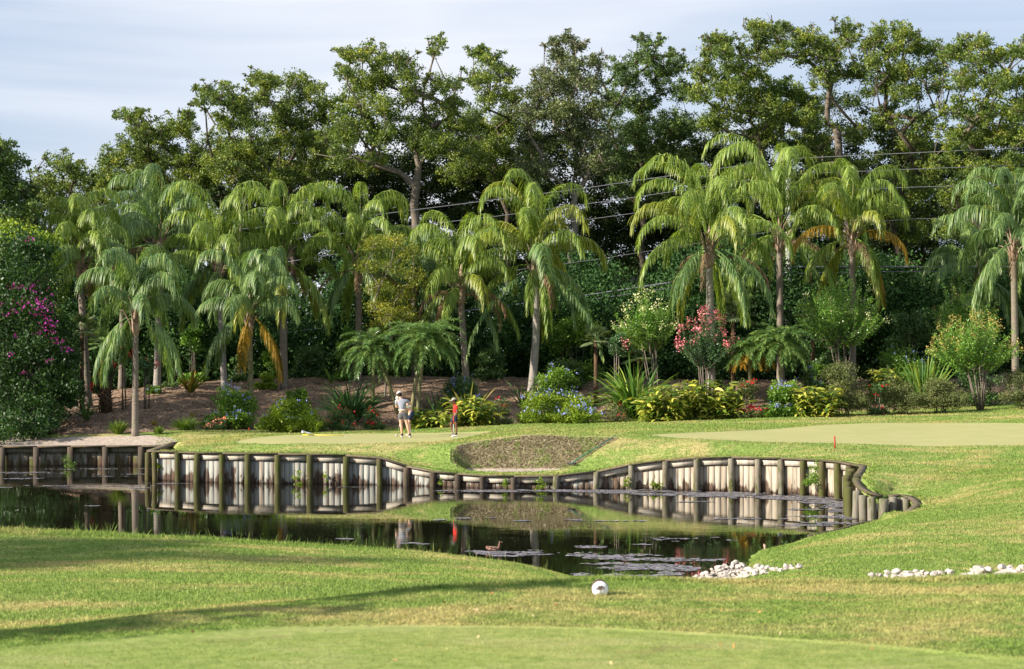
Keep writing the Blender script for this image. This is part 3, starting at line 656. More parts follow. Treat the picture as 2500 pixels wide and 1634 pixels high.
# the short return of the wall towards the back at its left end
ret = [np.array([*wpt(430, 73.5), .99]), np.array([*wpt(398, 70.0), .99]), np.array([*wpt(375, 67.9), .98]), W3[0]]
for i, p in enumerate(W3):
    px = WALL[i][0]
    if i in (0,): mat = M['post_moss']
    elif px < 950: mat = M['post_moss']
    elif px < 1300: mat = M['post_dark']
    elif px > 1950: mat = M['post_moss']
    else: mat = M['post_grey']
    r = .100 if px < 1950 else .102
    xy = p[:2] + nrm[i] * (r + .02)
    post(wall, xy[0], xy[1], p[2] - .05, r, mat)
for i in range(len(W3) - 1):
    a, b = W3[i], W3[i + 1]; px = WALL[i][0]
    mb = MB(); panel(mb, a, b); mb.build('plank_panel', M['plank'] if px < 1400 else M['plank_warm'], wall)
    mb = MB(); strip(mb, [a + (b - a) * .02, b - (b - a) * .02], -.24, -.055, -.015, .05, random.random() * .6); mb.build('beam', M['beam'], wall)
for i in range(0, len(W3) - 1, 2):
    q = W3[i:i + 3]
    if len(q) < 2: continue
    mb = MB(); strip(mb, q, -.045, .0, -.10, .14, random.random()); mb.build('cap_board', M['cap'], wall)
mb = MB(); panel(mb, ret[0], ret[1]); panel(mb, ret[1], ret[2]); panel(mb, ret[2], ret[3]); mb.build('plank_panel', M['plank_dark'], wall)
mb = MB(); strip(mb, ret, -.05, .002, -.15, .15); mb.build('cap_board', M['cap'], wall)
# cove
CV = [np.array(p) for p in wall_pts[26:]]
for i in range(len(CV) - 1):
    a, b = CV[i], CV[i + 1]
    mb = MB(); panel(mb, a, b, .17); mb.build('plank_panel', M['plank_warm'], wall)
CVs = np.array(CV)
for s, e in ((0, 4), (3, 8), (9, 12), (11, 15)):
    q = resample(CVs[s:e + 1], .3)
    mb = MB(); strip(mb, q, -.045, .006, -.11, .10, random.random()); mb.build('cap_board', M['cap'], wall)
for px, D, top, r in [(2079,56.0,1.02,.11),(2074,55.1,1.0,.11),(2070,54.2,.97,.11),(2068,53.4,.93,.11),(2070,52.6,.86,.105),(2074,51.95,.78,.105),(2090,51.55,.70,.115),(2108,51.1,.62,.115),(2129,50.9,.58,.125),(2156,50.85,.56,.125),(2178,51.1,.58,.12),(2195,51.3,.56,.08),(2205,51.2,.55,.08),(2214,50.9,.53,.08)]:
    x, y = wpt(px, D); post(wall, x, y, top, r, M['post_grey'] if px > 2080 else M['post_moss'])
# low board along the water's edge
edg = empty('edging_board', (0, 0, 0), 'low dark timber board curving along the grass and the water beside the short posts', 'edging')
q = resample(np.array(edge_pts)[1:], .35); q[:, :2] += rng.normal(size=(len(q), 2)) * .012
mb = MB(); strip(mb, q, -.5, .02, -.03, .04, .8); mb.build('board', M['cap'], edg)
# far wall on the left
fw = empty('retaining_wall', (0, 0, 0), 'low grey shaded timber wall with square posts in front of the bare sand and the lone palm', 'retaining wall')
FP = [np.array(p) for p in far_pts]
for i in range(len(FP) - 1):
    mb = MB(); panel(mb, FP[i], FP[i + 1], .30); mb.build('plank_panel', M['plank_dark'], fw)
    mb = MB(); strip(mb, [FP[i], FP[i + 1]], -.26, -.06, -.015, .05, .3); mb.build('beam', M['post_grey'], fw)
    mb = MB(); strip(mb, [FP[i], FP[i + 1]], -.055, .0, -.2, .2, .6); mb.build('cap_board', M['cap'], fw)
for i in range(1, len(FP) - 1):
    x, y, z = FP[i]; mb = MB(); mb.box((x, y - .14, .1), (.10, .09, .62)); mb.build('post', M['post_dark'], fw)  # dark post tone stands in for the shade over this wall

# clods and tufts breaking up the bunker face
def clods():
    n = 42000; P = np.array(BUNK); lo = P.min(0); hi = P.max(0); X = rng.uniform(lo[0], hi[0], n); Y = rng.uniform(lo[1], hi[1], n)
    q, _, _ = sd_poly(X, Y, BUNK); z_ = gzv(X, Y); ok = (q > .03) & (z_ > floor_z + .07); X = X[ok]; Y = Y[ok]; z_ = z_[ok]; k = len(X)
    gpatch = vnoise(X + 9, Y * 2, .5, 21) + vnoise(X, z_ * 2, .2, 22) * .7; v = np.where(gpatch > .10, .75 + .25 * rng.random(k), .6 * rng.random(k))
    mb = MB(); C = np.stack([X, Y, z_ + .01], 1); mb.leaves(C, rdir(k) + np.array([.2, -.3, .3]), rng.uniform(.02, .07, k), .55, v)
    m = leaf_mat('broken turf', [(0, (.13, .105, .06)), (.3, (.26, .215, .125)), (.6, (.42, .36, .22)), (.7, (.13, .18, .04)), (1, (.28, .35, .09))], .1, .9, .1, 0.0)
    o = mb.build('broken_turf', m); tag(o, kind='stuff')
clods()
# ================================================================== OAKS
def grow(base, fork, clumps, r_leaf=.02, name=None):
    """limb skeleton: every clump joins the nearest limb already there"""
    nodes = []; par = []
    def chain(p0, i0, p1, wig, step=.8):
        d = np.linalg.norm(p1 - p0); n = max(1, int(d / step)); last = i0; off = rng.normal(size=3) * wig * d; off[2] = abs(off[2]) * .6
        for k in range(1, n + 1):
            f = k / n; q = p0 * (1 - f) + p1 * f + off * math.sin(math.pi * f) + (rng.normal(size=3) * .07 * min(1, d) if k < n else 0)
            nodes.append(q); par.append(last); last = len(nodes) - 1
        return last
    nodes.append(np.array(base, float)); par.append(-1)
    f = chain(nodes[0], 0, np.array(fork, float), .04)
    tips = []
    order = sorted(clumps, key=lambda c: np.linalg.norm(c[0] - fork))
    for c, _r in order:
        Nn = np.array(nodes[f:]) if len(nodes) > f else np.array(nodes)
        d = np.linalg.norm(Nn - c, axis=1); back = np.linalg.norm(Nn - fork, axis=1)
        up = np.maximum(0, Nn[:, 2] - c[2] + .2)
        k = int(np.argmin(d * 1.0 + back * .28 + up * 1.2)) + f
        tips.append(chain(nodes[k], k, np.array(c, float), .10))
    nodes = np.array(nodes); kids = [[] for _ in nodes]
    for i, p in enumerate(par):
        if p >= 0: kids[p].append(i)
    area = np.zeros(len(nodes))
    for i in range(len(nodes) - 1, -1, -1):
        area[i] = r_leaf ** 2 * 2.2 if not kids[i] else sum(area[j] for j in kids[i]) + 2.5e-5
    return nodes, par, kids, np.sqrt(area)
def skin_limbs(mb, nodes, kids, rad, n=6):
    stack = [(0, [0])]
    starts = [(0, None)]
    while starts:
        s, p = starts.pop()
        path = ([p] if p is not None else []) + [s]; cur = s
        while kids[cur]:
            ks = sorted(kids[cur], key=lambda j: -rad[j]); nxt = ks[0]
            for j in ks[1:]: starts.append((j, cur))
            path.append(nxt); cur = nxt
        r = np.array([rad[j] for j in path])
        if p is not None: r[0] = min(r[0], r[1] * 1.3)
        if len(path) > 1: mb.tube(nodes[path], r, 8 if r[0] > .12 else n if r[0] > .04 else 4, cap=False, var=random.random())
def clump_leaves(mb, c, rad, n, size, flat=.75, subs=12, wid=.55, twigs=None, var_shift=0.0, spread=.25):
    sc_ = rdir(subs) * (rng.random((subs, 1)) ** .45) * rad * np.array([1, 1, flat]) + c
    w_ = rng.random(subs) + .4; k = rng.choice(subs, n, p=w_ / w_.sum())
    P = sc_[k] + rng.normal(size=(n, 3)) * rad * spread * np.array([1, 1, .8])
    D = rdir(n) + (P - c) * .5 / rad + np.array([0, 0, .35])
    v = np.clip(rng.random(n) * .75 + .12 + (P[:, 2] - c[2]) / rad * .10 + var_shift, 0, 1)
    mb.leaves(P, D, size * (.7 + .6 * rng.random(n)), wid, v)
    if twigs is not None:
        for q in sc_[:max(3, subs // 2)]:
            m_ = (c + q) / 2 + rng.normal(size=3) * rad * .12
            twigs.tube([c + rng.normal(size=3) * .05, m_, q], [.018, .012, .006], 3, cap=False, var=random.random())
def oak(px, D, lobes, label, mat, base_z=None, fork_row=None, fork_px=None, dens=1.0, bark='bark', copies=4, thick=2.6, leaf=.125, r_leaf=.0145, drop=0.05, bare=26, satellites=3):
    bz = gz((px - 1250) / F * D, D); base = np.array([(px - 1250) / F * D, D, bz - .2])
    org = base.copy()
    fp = at(fork_px if fork_px else px, fork_row if fork_row else 620, D)
    cl = []
    sat = []
    for lx, ly, rx, ry in lobes:                            # smaller sprays break up every outline
        for _ in range(satellites):
            a = random.uniform(-.6, 3.74); q = random.uniform(.25, .5); sat.append((lx + math.cos(a) * rx * 1.12, ly - math.sin(a) * ry * 1.12, rx * q, ry * q))
    for lx, ly, rx, ry in sat: cl.append((at(lx, ly, D + random.uniform(-1.5, 1.5)), (rx + ry) / 2 / F * D, 1))
    for lx, ly, rx, ry in lobes:
        for k in range(copies):
            dd = D + random.uniform(-thick, thick) * (1 if k else .4); j = 0 if k == 0 else .45
            q = at(lx + random.uniform(-1, 1) * rx * j, ly + random.uniform(-1, 1) * ry * j + (6 if k else 0), dd)
            cl.append((q, (rx + ry) / 2 / F * dd * (1.0 if k == 0 else .9), rx / max(ry, 1)))
    nodes, par, kids, rad = grow(base, fp, [(c, r) for c, r, _ in cl], r_leaf)
    o = empty('oak_tree', tuple(org), label, 'tree', 'tall oaks behind the palms')
    mb = MB(); skin_limbs(mb, nodes, kids, rad)
    for _ in range(bare):                                   # bare grey twigs among the leaves
        c, r, _a = random.choice(cl); q = c + rdir(1)[0] * r * .9
        mb.tube([c, (c + q) / 2 + rng.normal(size=3) * .2, q, q + rng.normal(size=3) * .16], [.03, .022, .012, .005], 4, cap=False, var=1)
    tw = mb
    lf = MB()
    for c, r, asp in cl:
        if random.random() < drop: continue
        n = int(900 * dens * (r / .9) ** 2 * (.55 + .7 * random.random()))
        clump_leaves(lf, c, r * 1.05, n, leaf, flat=.72, subs=14, twigs=tw, var_shift=random.uniform(-.16, .16), spread=random.choice([.13, .16, .2]))
    mb.build('trunk', M[bark], o, True, org); lf.build('crown', mat, o, off=org)
    return o
OAKS = [
 ((-20, 86), [(10,385,50,45),(-20,450,70,60),(30,450,45,50),(15,520,65,55),(50,560,40,40),(-10,590,80,50),(30,620,60,45),(0,360,30,22),(-40,370,40,30)], 'dark oak cut off by the left edge, its crown lower than the others', 'oak_dark', 700, 0, dict(dens=1.5, leaf=.13, thick=1.8)),
 ((130, 101), [(150,392,36,24),(175,410,26,26),(110,440,40,28),(205,432,42,32),(150,460,60,34),(80,480,40,34),(262,440,46,38),(230,480,60,30),(120,500,60,28),(60,520,40,30),(180,525,50,26)], 'small oak nearest the left, its low crown just above the leftmost palms', 'oak', 600, 100, dict(dens=1.0)),
 ((350, 104), [(310,282,28,22),(345,275,20,16),(330,312,38,26),(365,335,36,26),(300,345,24,18),(290,395,50,32),(400,320,36,30),(440,300,42,28),(458,275,18,20),(350,380,60,36),(415,372,50,36),(300,445,60,34),(380,440,60,40),(470,380,50,44),(450,440,54,36),(500,420,40,40)], 'oak on the left with a tuft of crown standing out alone into the sky', 'oak', 610, 380, dict(dens=1.05)),
 ((555, 101), [(505,215,26,20),(545,208,22,16),(520,240,40,22),(478,250,14,12),(575,240,34,26),(590,265,34,30),(545,290,46,32),(610,300,42,36),(560,345,50,36),(620,360,50,40),(530,390,50,36),(590,420,56,36),(660,430,44,40)], 'oak with a long limb reaching up to the left over lower trees', 'oak', 560, 590, dict(dens=.95)),
 ((725, 105), [(622,185,22,20),(660,200,42,26),(715,195,40,24),(640,232,40,28),(700,245,46,32),(755,215,30,30),(690,285,50,34),(740,300,44,34),(780,260,34,44),(680,340,56,36),(740,360,50,38),(790,345,40,44),(700,410,60,32),(770,420,46,34)], 'oak in the left middle with thin crown and blue sky showing through its fork', 'oak', 520, 700, dict(dens=.95, bark='bark')),
 ((1040, 98), [(838,125,20,18),(862,140,22,22),(850,175,28,22),(900,120,34,20),(925,140,30,24),(880,200,50,30),(935,195,46,32),(985,145,42,22),(1000,180,44,28),(870,260,60,36),(950,260,60,36),(1068,98,22,16),(1060,125,14,18),(1010,230,40,30),(1080,200,34,28),(850,320,60,36),(930,330,50,30),(1040,290,50,30),(1100,250,44,34),(820,385,50,36),(1080,350,60,36),(1120,310,44,36),(1010,350,30,20),(900,400,46,26)], 'large oak left of centre with thick pale limbs forking wide above the palms', 'oak', 500, 1010, dict(dens=1.0, bark='bark_light', r_leaf=.017)),
 ((1250, 105), [(1165,128,26,18),(1195,140,34,26),(1225,175,38,32),(1160,185,34,28),(1195,230,50,34),(1250,240,24,34),(1150,290,44,36),(1230,300,50,40),(1180,360,60,36),(1250,370,50,36),(1140,410,60,36),(1220,430,60,36),(1290,430,40,36)], 'oak at the centre with its top split from its neighbour by a gap of sky', 'oak', 520, 1240, dict(dens=1.05, bark='bark')),
 ((1400, 100), [(1352,102,22,16),(1385,92,28,16),(1410,112,26,20),(1360,135,34,24),(1405,150,38,26),(1450,150,30,22),(1330,175,24,24),(1320,215,44,34),(1390,205,56,36),(1450,205,36,30),(1300,275,50,38),(1370,270,56,36),(1440,265,50,34),(1320,340,60,38),(1400,340,50,34),(1470,330,40,40),(1300,410,46,30),(1450,395,50,30)], 'olive toned oak right of centre with bare grey twigs under a domed top', 'oak_grey', 480, 1405, dict(dens=1.0, leaf=.12, bark='twig', bare=60)),
 ((1570, 106), [(1562,92,16,14),(1585,100,24,20),(1612,95,12,12),(1555,135,26,20),(1595,135,30,22),(1510,160,42,20),(1645,130,26,16),(1655,155,34,20),(1540,190,44,28),(1620,180,46,30),(1500,240,46,36),(1580,250,50,34),(1660,215,40,34),(1540,310,50,38),(1630,310,54,38),(1500,380,50,40),(1590,390,60,38),(1680,300,40,40),(1670,400,44,40),(1520,450,50,34),(1600,470,54,30)], 'shadowy oak right of centre with two small tufts on top and many sky gaps', 'oak_dark', 520, 1570, dict(dens=.95, bare=20)),
 ((1790, 99), [(1742,92,26,16),(1775,95,26,18),(1730,120,30,20),(1770,130,34,26),(1720,160,34,26),(1800,165,40,26),(1840,180,30,20),(1760,200,50,30),(1820,215,50,30),(1700,230,36,36),(1890,215,46,28),(1850,250,50,26),(1940,225,44,26),(1970,250,36,30),(1800,270,50,30),(1900,280,60,26),(1960,290,44,26),(1740,300,44,34),(1850,320,60,24)], 'yellow green oak in the right half with rounded clumps low against darker crowns', 'oak', 400, 1860, dict(dens=1.15, bark='bark')),
 ((2055, 104), [(1835,60,18,14),(1860,55,22,16),(1885,70,24,18),(1920,65,24,16),(1850,90,36,20),(1905,100,34,22),(1830,125,22,20),(1880,135,40,22),(1970,85,42,22),(2000,105,36,24),(2065,60,32,16),(2070,90,34,22),(1960,130,40,28),(2040,130,40,30),(2010,180,50,36),(2080,170,36,30),(1990,330,50,30),(2080,330,34,22),(2010,400,60,34),(2080,430,50,34),(1960,440,50,30),(2040,490,60,34)], 'tallest oak in the right half, slender trunk rising to a high ragged crown', 'oak', 330, 2045, dict(dens=1.05, bark='bark_light', r_leaf=.0165)),
 ((2170, 102), [(2150,68,32,18),(2190,80,34,22),(2130,95,30,22),(2225,80,24,18),(2170,115,44,28),(2240,115,34,28),(2270,115,28,26),(2130,150,40,30),(2200,165,50,32),(2275,160,36,32),(2140,215,50,34),(2220,225,50,34),(2290,210,26,34),(2160,285,30,22),(2250,290,48,32),(2240,350,50,34),(2270,400,46,34),(2190,440,50,30),(2240,470,50,34),(2170,520,46,36),(2240,560,40,40)], 'broad oak on the right with a pale forked limb leaning right below a round crown', 'oak', 500, 2170, dict(dens=1.05, bark='bark', r_leaf=.017)),
 ((2400, 97), [(2350,105,34,18),(2395,100,30,18),(2335,135,36,26),(2390,140,46,30),(2440,130,36,24),(2480,120,30,26),(2520,120,40,30),(2350,190,44,32),(2430,195,54,36),(2500,190,40,36),(2340,260,40,34),(2400,260,50,36),(2480,260,50,36),(2340,330,44,34),(2420,330,54,36),(2500,330,44,36),(2320,400,40,34),(2390,410,46,36),(2470,400,54,36),(2340,470,40,40),(2420,490,50,34),(2330,560,40,40),(2500,480,40,40)], 'dense oak at the right edge reaching down behind the last palm', 'oak', 560, 2390, dict(dens=1.1, bark='bark_light', r_leaf=.0165)),
]
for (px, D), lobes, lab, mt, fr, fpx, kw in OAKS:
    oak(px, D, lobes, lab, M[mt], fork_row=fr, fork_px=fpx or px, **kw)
# second row, partly hidden behind the first and behind the palms: fills the band between crowns and undergrowth
BACK = [(60,[(40,600,60,40),(120,570,60,40),(180,590,50,40),(60,660,60,40)]),(430,[(350,520,70,40),(430,510,60,40),(500,500,60,40),(400,570,70,40),(480,560,60,40)]),(640,[(560,480,60,36),(640,490,60,36),(600,550,70,40),(690,560,60,36)]),
        (860,[(800,480,60,40),(870,500,50,30),(940,470,50,40),(830,560,60,40),(920,550,70,36)]),(1140,[(1050,430,60,40),(1130,480,70,40),(1080,530,60,36),(1200,500,60,40),(990,480,40,40),(1150,560,70,36)]),(1390,[(1350,480,60,40),(1440,480,60,40),(1400,550,70,40),(1480,560,60,40),(1340,560,50,40)]),
        (1620,[(1560,540,60,40),(1640,540,60,40),(1500,600,60,36),(1700,450,50,40)]),(1800,[(1750,420,70,40),(1850,400,70,36),(1780,500,70,40),(1880,480,60,40)]),(2000,[(1950,500,60,40),(2000,560,60,40),(2060,560,60,36),(1920,570,60,40)]),(2260,[(2150,600,60,36),(2220,620,60,40),(2300,640,60,40),(2380,600,60,40),(2440,600,60,40)])]
SKY = [(0,390),(75,430),(125,400),(195,400),(250,440),(300,330),(360,340),(420,340),(500,280),(560,290),(620,250),(720,240),(800,240),(850,190),(940,180),(1010,190),(1100,230),(1180,190),(1240,240),(1290,280),(1370,170),(1440,200),(1500,230),(1600,190),(1700,200),(1800,220),(1850,150),(1950,150),(2060,140),(2200,150),(2300,230),(2400,160),(2550,160)]
BACK = [(px, [(q + dx_, min(y + dx_, 800), 58, 40) for q in (px - 84, px - 28, px + 28, px + 84) for y in np.arange(np.interp(q, [a for a, b in SKY], [b for a, b in SKY]) + random.uniform(100, 170), 690, random.uniform(68, 84)) for dx_ in ((0, 26) if y > 340 else (0,))]) for px in (80, 300, 520, 740, 960, 1180, 1400, 1620, 1840, 2060, 2280, 2480)]
for i, (px, lobes) in enumerate(BACK):
    lab = ['far oak low behind the bright climber', 'far oak behind the tall palms on the left', 'far oak behind the tallest palm of the left group', 'far oak between two left palms and the small yellow green tree', 'far oak under the pale limbs left of centre', 'far oak behind the bright green central palm',
           'far oak in the dark gap between the central palm and the right palms', 'far oak behind the crown of the biggest right palm', 'far oak under the tallest crown in the right half', 'far oak behind the palm with orange fronds on its right side', 'far oak behind the round crape myrtle', 'far oak low at the right edge'][i]
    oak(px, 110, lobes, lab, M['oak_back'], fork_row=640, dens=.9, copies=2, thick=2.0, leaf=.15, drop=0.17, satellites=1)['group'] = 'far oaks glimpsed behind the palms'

# ================================================================== UNDERGROWTH (one dark mass nobody could count)
def undergrowth():
    mb = MB()
    top = [(-100,560),(60,590),(150,640),(250,700),(400,650),(520,690),(640,720),(760,740),(860,640),(960,620),(1060,640),(1150,730),(1250,720),(1350,660),(1450,650),(1540,690),(1640,640),(1760,600),(1860,620),(1960,640),(2060,640),(2160,620),(2260,680),(2360,660),(2460,640),(2640,620)]
    tx = [a for a, _ in top]; ty = [b for _, b in top]
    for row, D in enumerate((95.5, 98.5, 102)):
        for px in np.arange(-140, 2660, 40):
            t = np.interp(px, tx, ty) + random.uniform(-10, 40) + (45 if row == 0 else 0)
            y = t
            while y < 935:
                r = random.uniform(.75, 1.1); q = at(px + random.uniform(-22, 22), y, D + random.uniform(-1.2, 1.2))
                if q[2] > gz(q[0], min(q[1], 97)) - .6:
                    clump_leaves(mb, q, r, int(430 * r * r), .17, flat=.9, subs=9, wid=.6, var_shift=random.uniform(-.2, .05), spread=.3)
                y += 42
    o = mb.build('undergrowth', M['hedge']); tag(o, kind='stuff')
undergrowth()

# ================================================================== PALMS
def frond(parent, root, az, el0, length, droop, mat, name='frond', leaflet=.55, nl=58, wd=.045, hang=.9, rib=.03, bare=.16, vshape=.35, gravity=1.0, curve=1.35):
    """arching rib with a row of leaflets on either side; they hang where the leaf is old and soft"""
    S = 12; pts = [np.array(root, float)]; el = el0; p = pts[0]
    az_j = az
    for k in range(S):
        f = (k + 1) / S; e = el0 - droop * f ** curve; az_j = az_j + random.uniform(-.025, .025)
        d = np.array([math.cos(e) * math.cos(az_j), math.cos(e) * math.sin(az_j), math.sin(e)]); p = p + d * length / S; pts.append(p)
    P = np.array(pts); T = np.gradient(P, axis=0); T /= np.linalg.norm(T, axis=1)[:, None]
    side = np.cross(T, np.array([0, 0, 1.0])); nrm_ = np.linalg.norm(side, axis=1)[:, None]
    side = np.where(nrm_ > .15, side / (nrm_ + 1e-9), np.array([[-math.sin(az), math.cos(az), 0]]))
    mb = MB(); mb.tube(P, np.linspace(rib, rib * .2, S + 1), 4, .5, cap=False)
    n = nl; f = bare + (1 - bare) * (np.arange(n) + rng.random(n) * .6) / n; f = np.clip(f, 0, .995); u = f * S; i = np.minimum(u.astype(int), S - 1); g = (u - i)[:, None]
    base = P[i] * (1 - g) + P[i + 1] * g; tn = T[i]; sd = side[i]
    upv = np.cross(sd, tn); upv = np.where(upv[:, 2:3] < 0, -upv, upv)
    ln = leaflet * (1 - .55 * np.abs(f - .45) ** 1.5 * 1.6) * (.85 + .3 * rng.random(n))
    for s_ in (-1, 1):
        D0 = sd * s_ * .85 + tn * (.5 + .25 * rng.random((n, 1))) + upv * vshape * rng.uniform(.2, 1.4, (n, 1)) + rng.normal(size=(n, 3)) * .2
        mb.blades(base, D0, ln, wd * (.7 + .5 * rng.random(n)), hang * (.75 + .5 * rng.random(n)) * gravity, 4 if leaflet > .5 else 3)
    return mb, name, mat
def shaded(mat_leaf):
    return mat_leaf
def palm(px, D, base_row, shaft_row, label, nf=22, L=3.4, base_px=None, lean=0, dark=False, yellow=(), dead=0, r=.17, trunk='trunk', spear=True, dense=125, low=-.75, rot=0, group='feathery palms along the back of the bed', orange=(), upright=.0, skirt=()):
    bx = base_px if base_px is not None else px
    x0 = (bx - 1250) / F * D; z0 = gz(x0, D) if base_row is None else min(gz(x0, D) + .05, CZ + (HY - base_row) / F * D + .5)
    z0 = gz(x0, D) - .15
    top = at(px, shaft_row, D)
    o = empty('queen_palm', (x0, D, z0), label, 'palm tree', group); org = np.array([x0, D, z0])
    P = []; n = 16
    for k in range(n):
        f = k / (n - 1); P.append(np.array([x0, D, z0]) * (1 - f) + (top - np.array([0, 0, .5])) * f + np.array([math.sin(f * math.pi) * lean, 0, 0]))
    rr = [r * (1.25 if k == 0 else 1.08 if k == 1 else 1.0 - .22 * k / n) for k in range(n)]
    mb = MB(); mb.tube(P, rr, 12, .5); mb.build('trunk', M[trunk], o, True, org)
    # flared old leaf bases
    mb = MB(); c = top
    mb.tube([c + [0, 0, -.75], c + [0, 0, -.45], c + [0, 0, .0], c + [0, 0, .6], c + [0, 0, 1.1]], [r * .72, r * 1.25, r * 1.2, r * .75, r * .3], 10, .5)
    for k in range(13):
        a = k * 2.4 + random.random() * .3; d = np.array([math.cos(a), math.sin(a), 0]); h = random.uniform(-.6, .35); ln = random.uniform(.5, .95); ou = random.uniform(.16, .42)
        q = [c + d * r * .7 + [0, 0, h - .1], c + d * (r * .9 + ou * .35) + [0, 0, h + ln * .45], c + d * (r + ou) + [0, 0, h + ln * .95], c + d * (r + ou * 1.5) + [0, 0, h + ln]]
        mb.tube(q, [.10, .075, .04, .012], 5, random.random(), sq=.45)
    mb.build('leaf_base', M['boot'], o, True, org)
    if spear:
        mb = MB(); mb.tube([c + [0, 0, .5], c + [.03, 0, L * .45], c + [.06, 0, L * .8]], [.05, .03, .008], 5, .5); mb.build('spear_leaf', M['rachis'], o, True, org)
    main = M['palm_dark'] if dark else M['palm']
    nf = int(nf * 1.12); LL = L * random.uniform(1.16, 1.28)
    for k in range(nf):
        t = (k + random.uniform(-.3, .3)) / (nf - 1); t = min(1, max(0, t))      # 0 youngest and upright, 1 oldest and hanging
        az = rot + k * 2.39996 + random.uniform(-.5, .5)
        if t < .74:
            q_ = t / .74; el = 1.53 - .80 * q_ ** 1.4 + random.uniform(-.08, .10); ln = LL * 1.06 * random.uniform(.86, 1.08) * (1 - .30 * q_); cv = random.uniform(2.7, 3.4) - 1.9 * q_
            dr = min(random.uniform(2.6, 3.2), el + 1.45)
        else:
            el = random.uniform(-.55, .25); ln = LL * random.uniform(.55, .8); cv = 1.0; dr = min(1.5, el + 1.52)
        mt = M['palm_yellow'] if any(abs(k - q * 1.12) < .57 for q in yellow) else M['palm_orange'] if any(abs(k - q * 1.12) < .57 for q in orange) else (M['palm_dark'] if (t > .6 and random.random() < .4) else main)
        root = c + np.array([math.cos(az) * .12, math.sin(az) * .12, .55 - .55 * t])
        mbf, nm, _ = frond(o, root, az, el, ln, dr, mt, leaflet=random.uniform(.65, .95), nl=int(dense * random.uniform(.75, 1.05)), wd=.033, hang=random.uniform(1.5, 2.4) + .5 * t, curve=cv, bare=.2)
        mbf.build('frond', mt, o, off=org)
    for k in range(dead):
        az = rot + 1.1 + k * 2.1 + random.uniform(-.3, .3)
        mbf, nm, _ = frond(o, c + np.array([math.cos(az) * .15, math.sin(az) * .15, -.3]), az, random.uniform(.1, .5), L * .72, 1.9, None, leaflet=.42, nl=46, wd=.035, hang=1.6, vshape=0)
        mbf.build('dead_frond', M['dead'], o, off=org)
    for az in skirt:
        mbf, nm, _ = frond(o, c + np.array([math.cos(az) * .15, math.sin(az) * .15, -.1]), az, -.5, L * 1.3, .9, None, leaflet=.55, nl=60, hang=1.4, vshape=0)
        mbf.build('frond', M['palm_dark'], o, off=org)
    return o
PALMS = [
 dict(px=196, D=86, base_row=965, shaft_row=640, base_px=216, label='tall palm nearest the bougainvillea, with brown fronds hanging down its trunk', nf=20, L=3.0, dead=4, yellow=(17,), dark=False, r=.18),
 dict(px=331, D=77.3, base_row=1065, shaft_row=775, base_px=330, label='short palm standing alone at the water side with a bulging husky crown base', nf=17, L=3.1, r=.14, dead=0, dark=True, low=-.35),
 dict(px=392, D=90, base_row=945, shaft_row=600, base_px=383, label='palm with the pale trunk directly behind the short one at the water side', nf=20, L=3.7, dark=True, trunk='trunk_pale', r=.17, dead=1),
 dict(px=535, D=88, base_row=940, shaft_row=655, base_px=549, label='slim palm with a bare straight trunk left of the mossy young palm', nf=18, L=3.8, trunk='trunk_pale', r=.15, dead=0, dark=False, low=-.4),
 dict(px=610, D=84, base_row=975, shaft_row=775, base_px=613, label='young palm with a mossy trunk and orange lower fronds', nf=17, L=3.0, trunk='trunk_moss', r=.13, orange=(14, 16), yellow=(12,), dark=True, low=-.3),
 dict(px=690, D=89, base_row=925, shaft_row=645, base_px=694, label='tallest palm of the left group, one straw coloured frond hanging by its trunk', nf=22, L=4.0, yellow=(19, 21), dead=1, r=.185),
 dict(px=877, D=91, base_row=900, shaft_row=650, base_px=874, label='palm between the left group and the small yellow green tree', nf=22, L=4.0, dead=3, yellow=(18,), r=.17),
 dict(px=1126, D=89, base_row=925, shaft_row=705, base_px=1140, label='palm behind the paired date palms, thick dead brown fronds hanging from it', nf=19, L=3.6, dead=6, yellow=(12,), r=.165, low=-.5),
 dict(px=1308, D=89, base_row=925, shaft_row=650, base_px=1295, label='bright yellow green palm at the centre with a smooth pale trunk', nf=24, L=4.0, trunk='trunk_pale', r=.19, yellow=(2, 5, 8, 9, 12, 15, 18), dead=1, lean=.12, skirt=(-.4, .5, 3.4)),
 dict(px=1732, D=87, base_row=880, shaft_row=615, base_px=1738, label='huge full palm in the right half above the pink crape myrtle', nf=26, L=4.9, trunk='trunk_pale', r=.19, yellow=(11, 16, 22), dead=3, low=-.8),
 dict(px=1903, D=92, base_row=800, shaft_row=580, base_px=1906, label='tall palm beside the white utility pole', nf=24, L=5.0, dead=4, yellow=(9,), r=.18),
 dict(px=2080, D=90, base_row=800, shaft_row=590, base_px=2082, label='palm with orange yellow drooping fronds right of the utility pole', nf=20, L=3.7, orange=(13, 16), yellow=(8, 11, 14, 18, 19), dead=2, r=.17, low=-.7),
 dict(px=2475, D=88, base_row=900, shaft_row=600, base_px=2480, label='palm at the right edge with a wide curtain of drooping fronds', nf=26, L=4.0, dead=1, yellow=(20,), r=.17, dark=True, low=-.9),
 dict(px=2395, D=93, base_row=900, shaft_row=690, base_px=2400, label='lower palm half hidden behind the right edge palm', nf=18, L=3.5, dark=True, r=.15),
 dict(px=300, D=93, base_row=945, shaft_row=640, base_px=296, label='palm half hidden between the two leftmost palms', nf=18, L=3.2, dark=True, r=.15),
 dict(px=1010, D=95, base_row=900, shaft_row=700, base_px=1010, label='dark palm crown behind the small yellow green tree', nf=16, L=3.3, dark=True, r=.15),
]
for k, kw in enumerate(PALMS): palm(rot=k * 1.3, **kw)

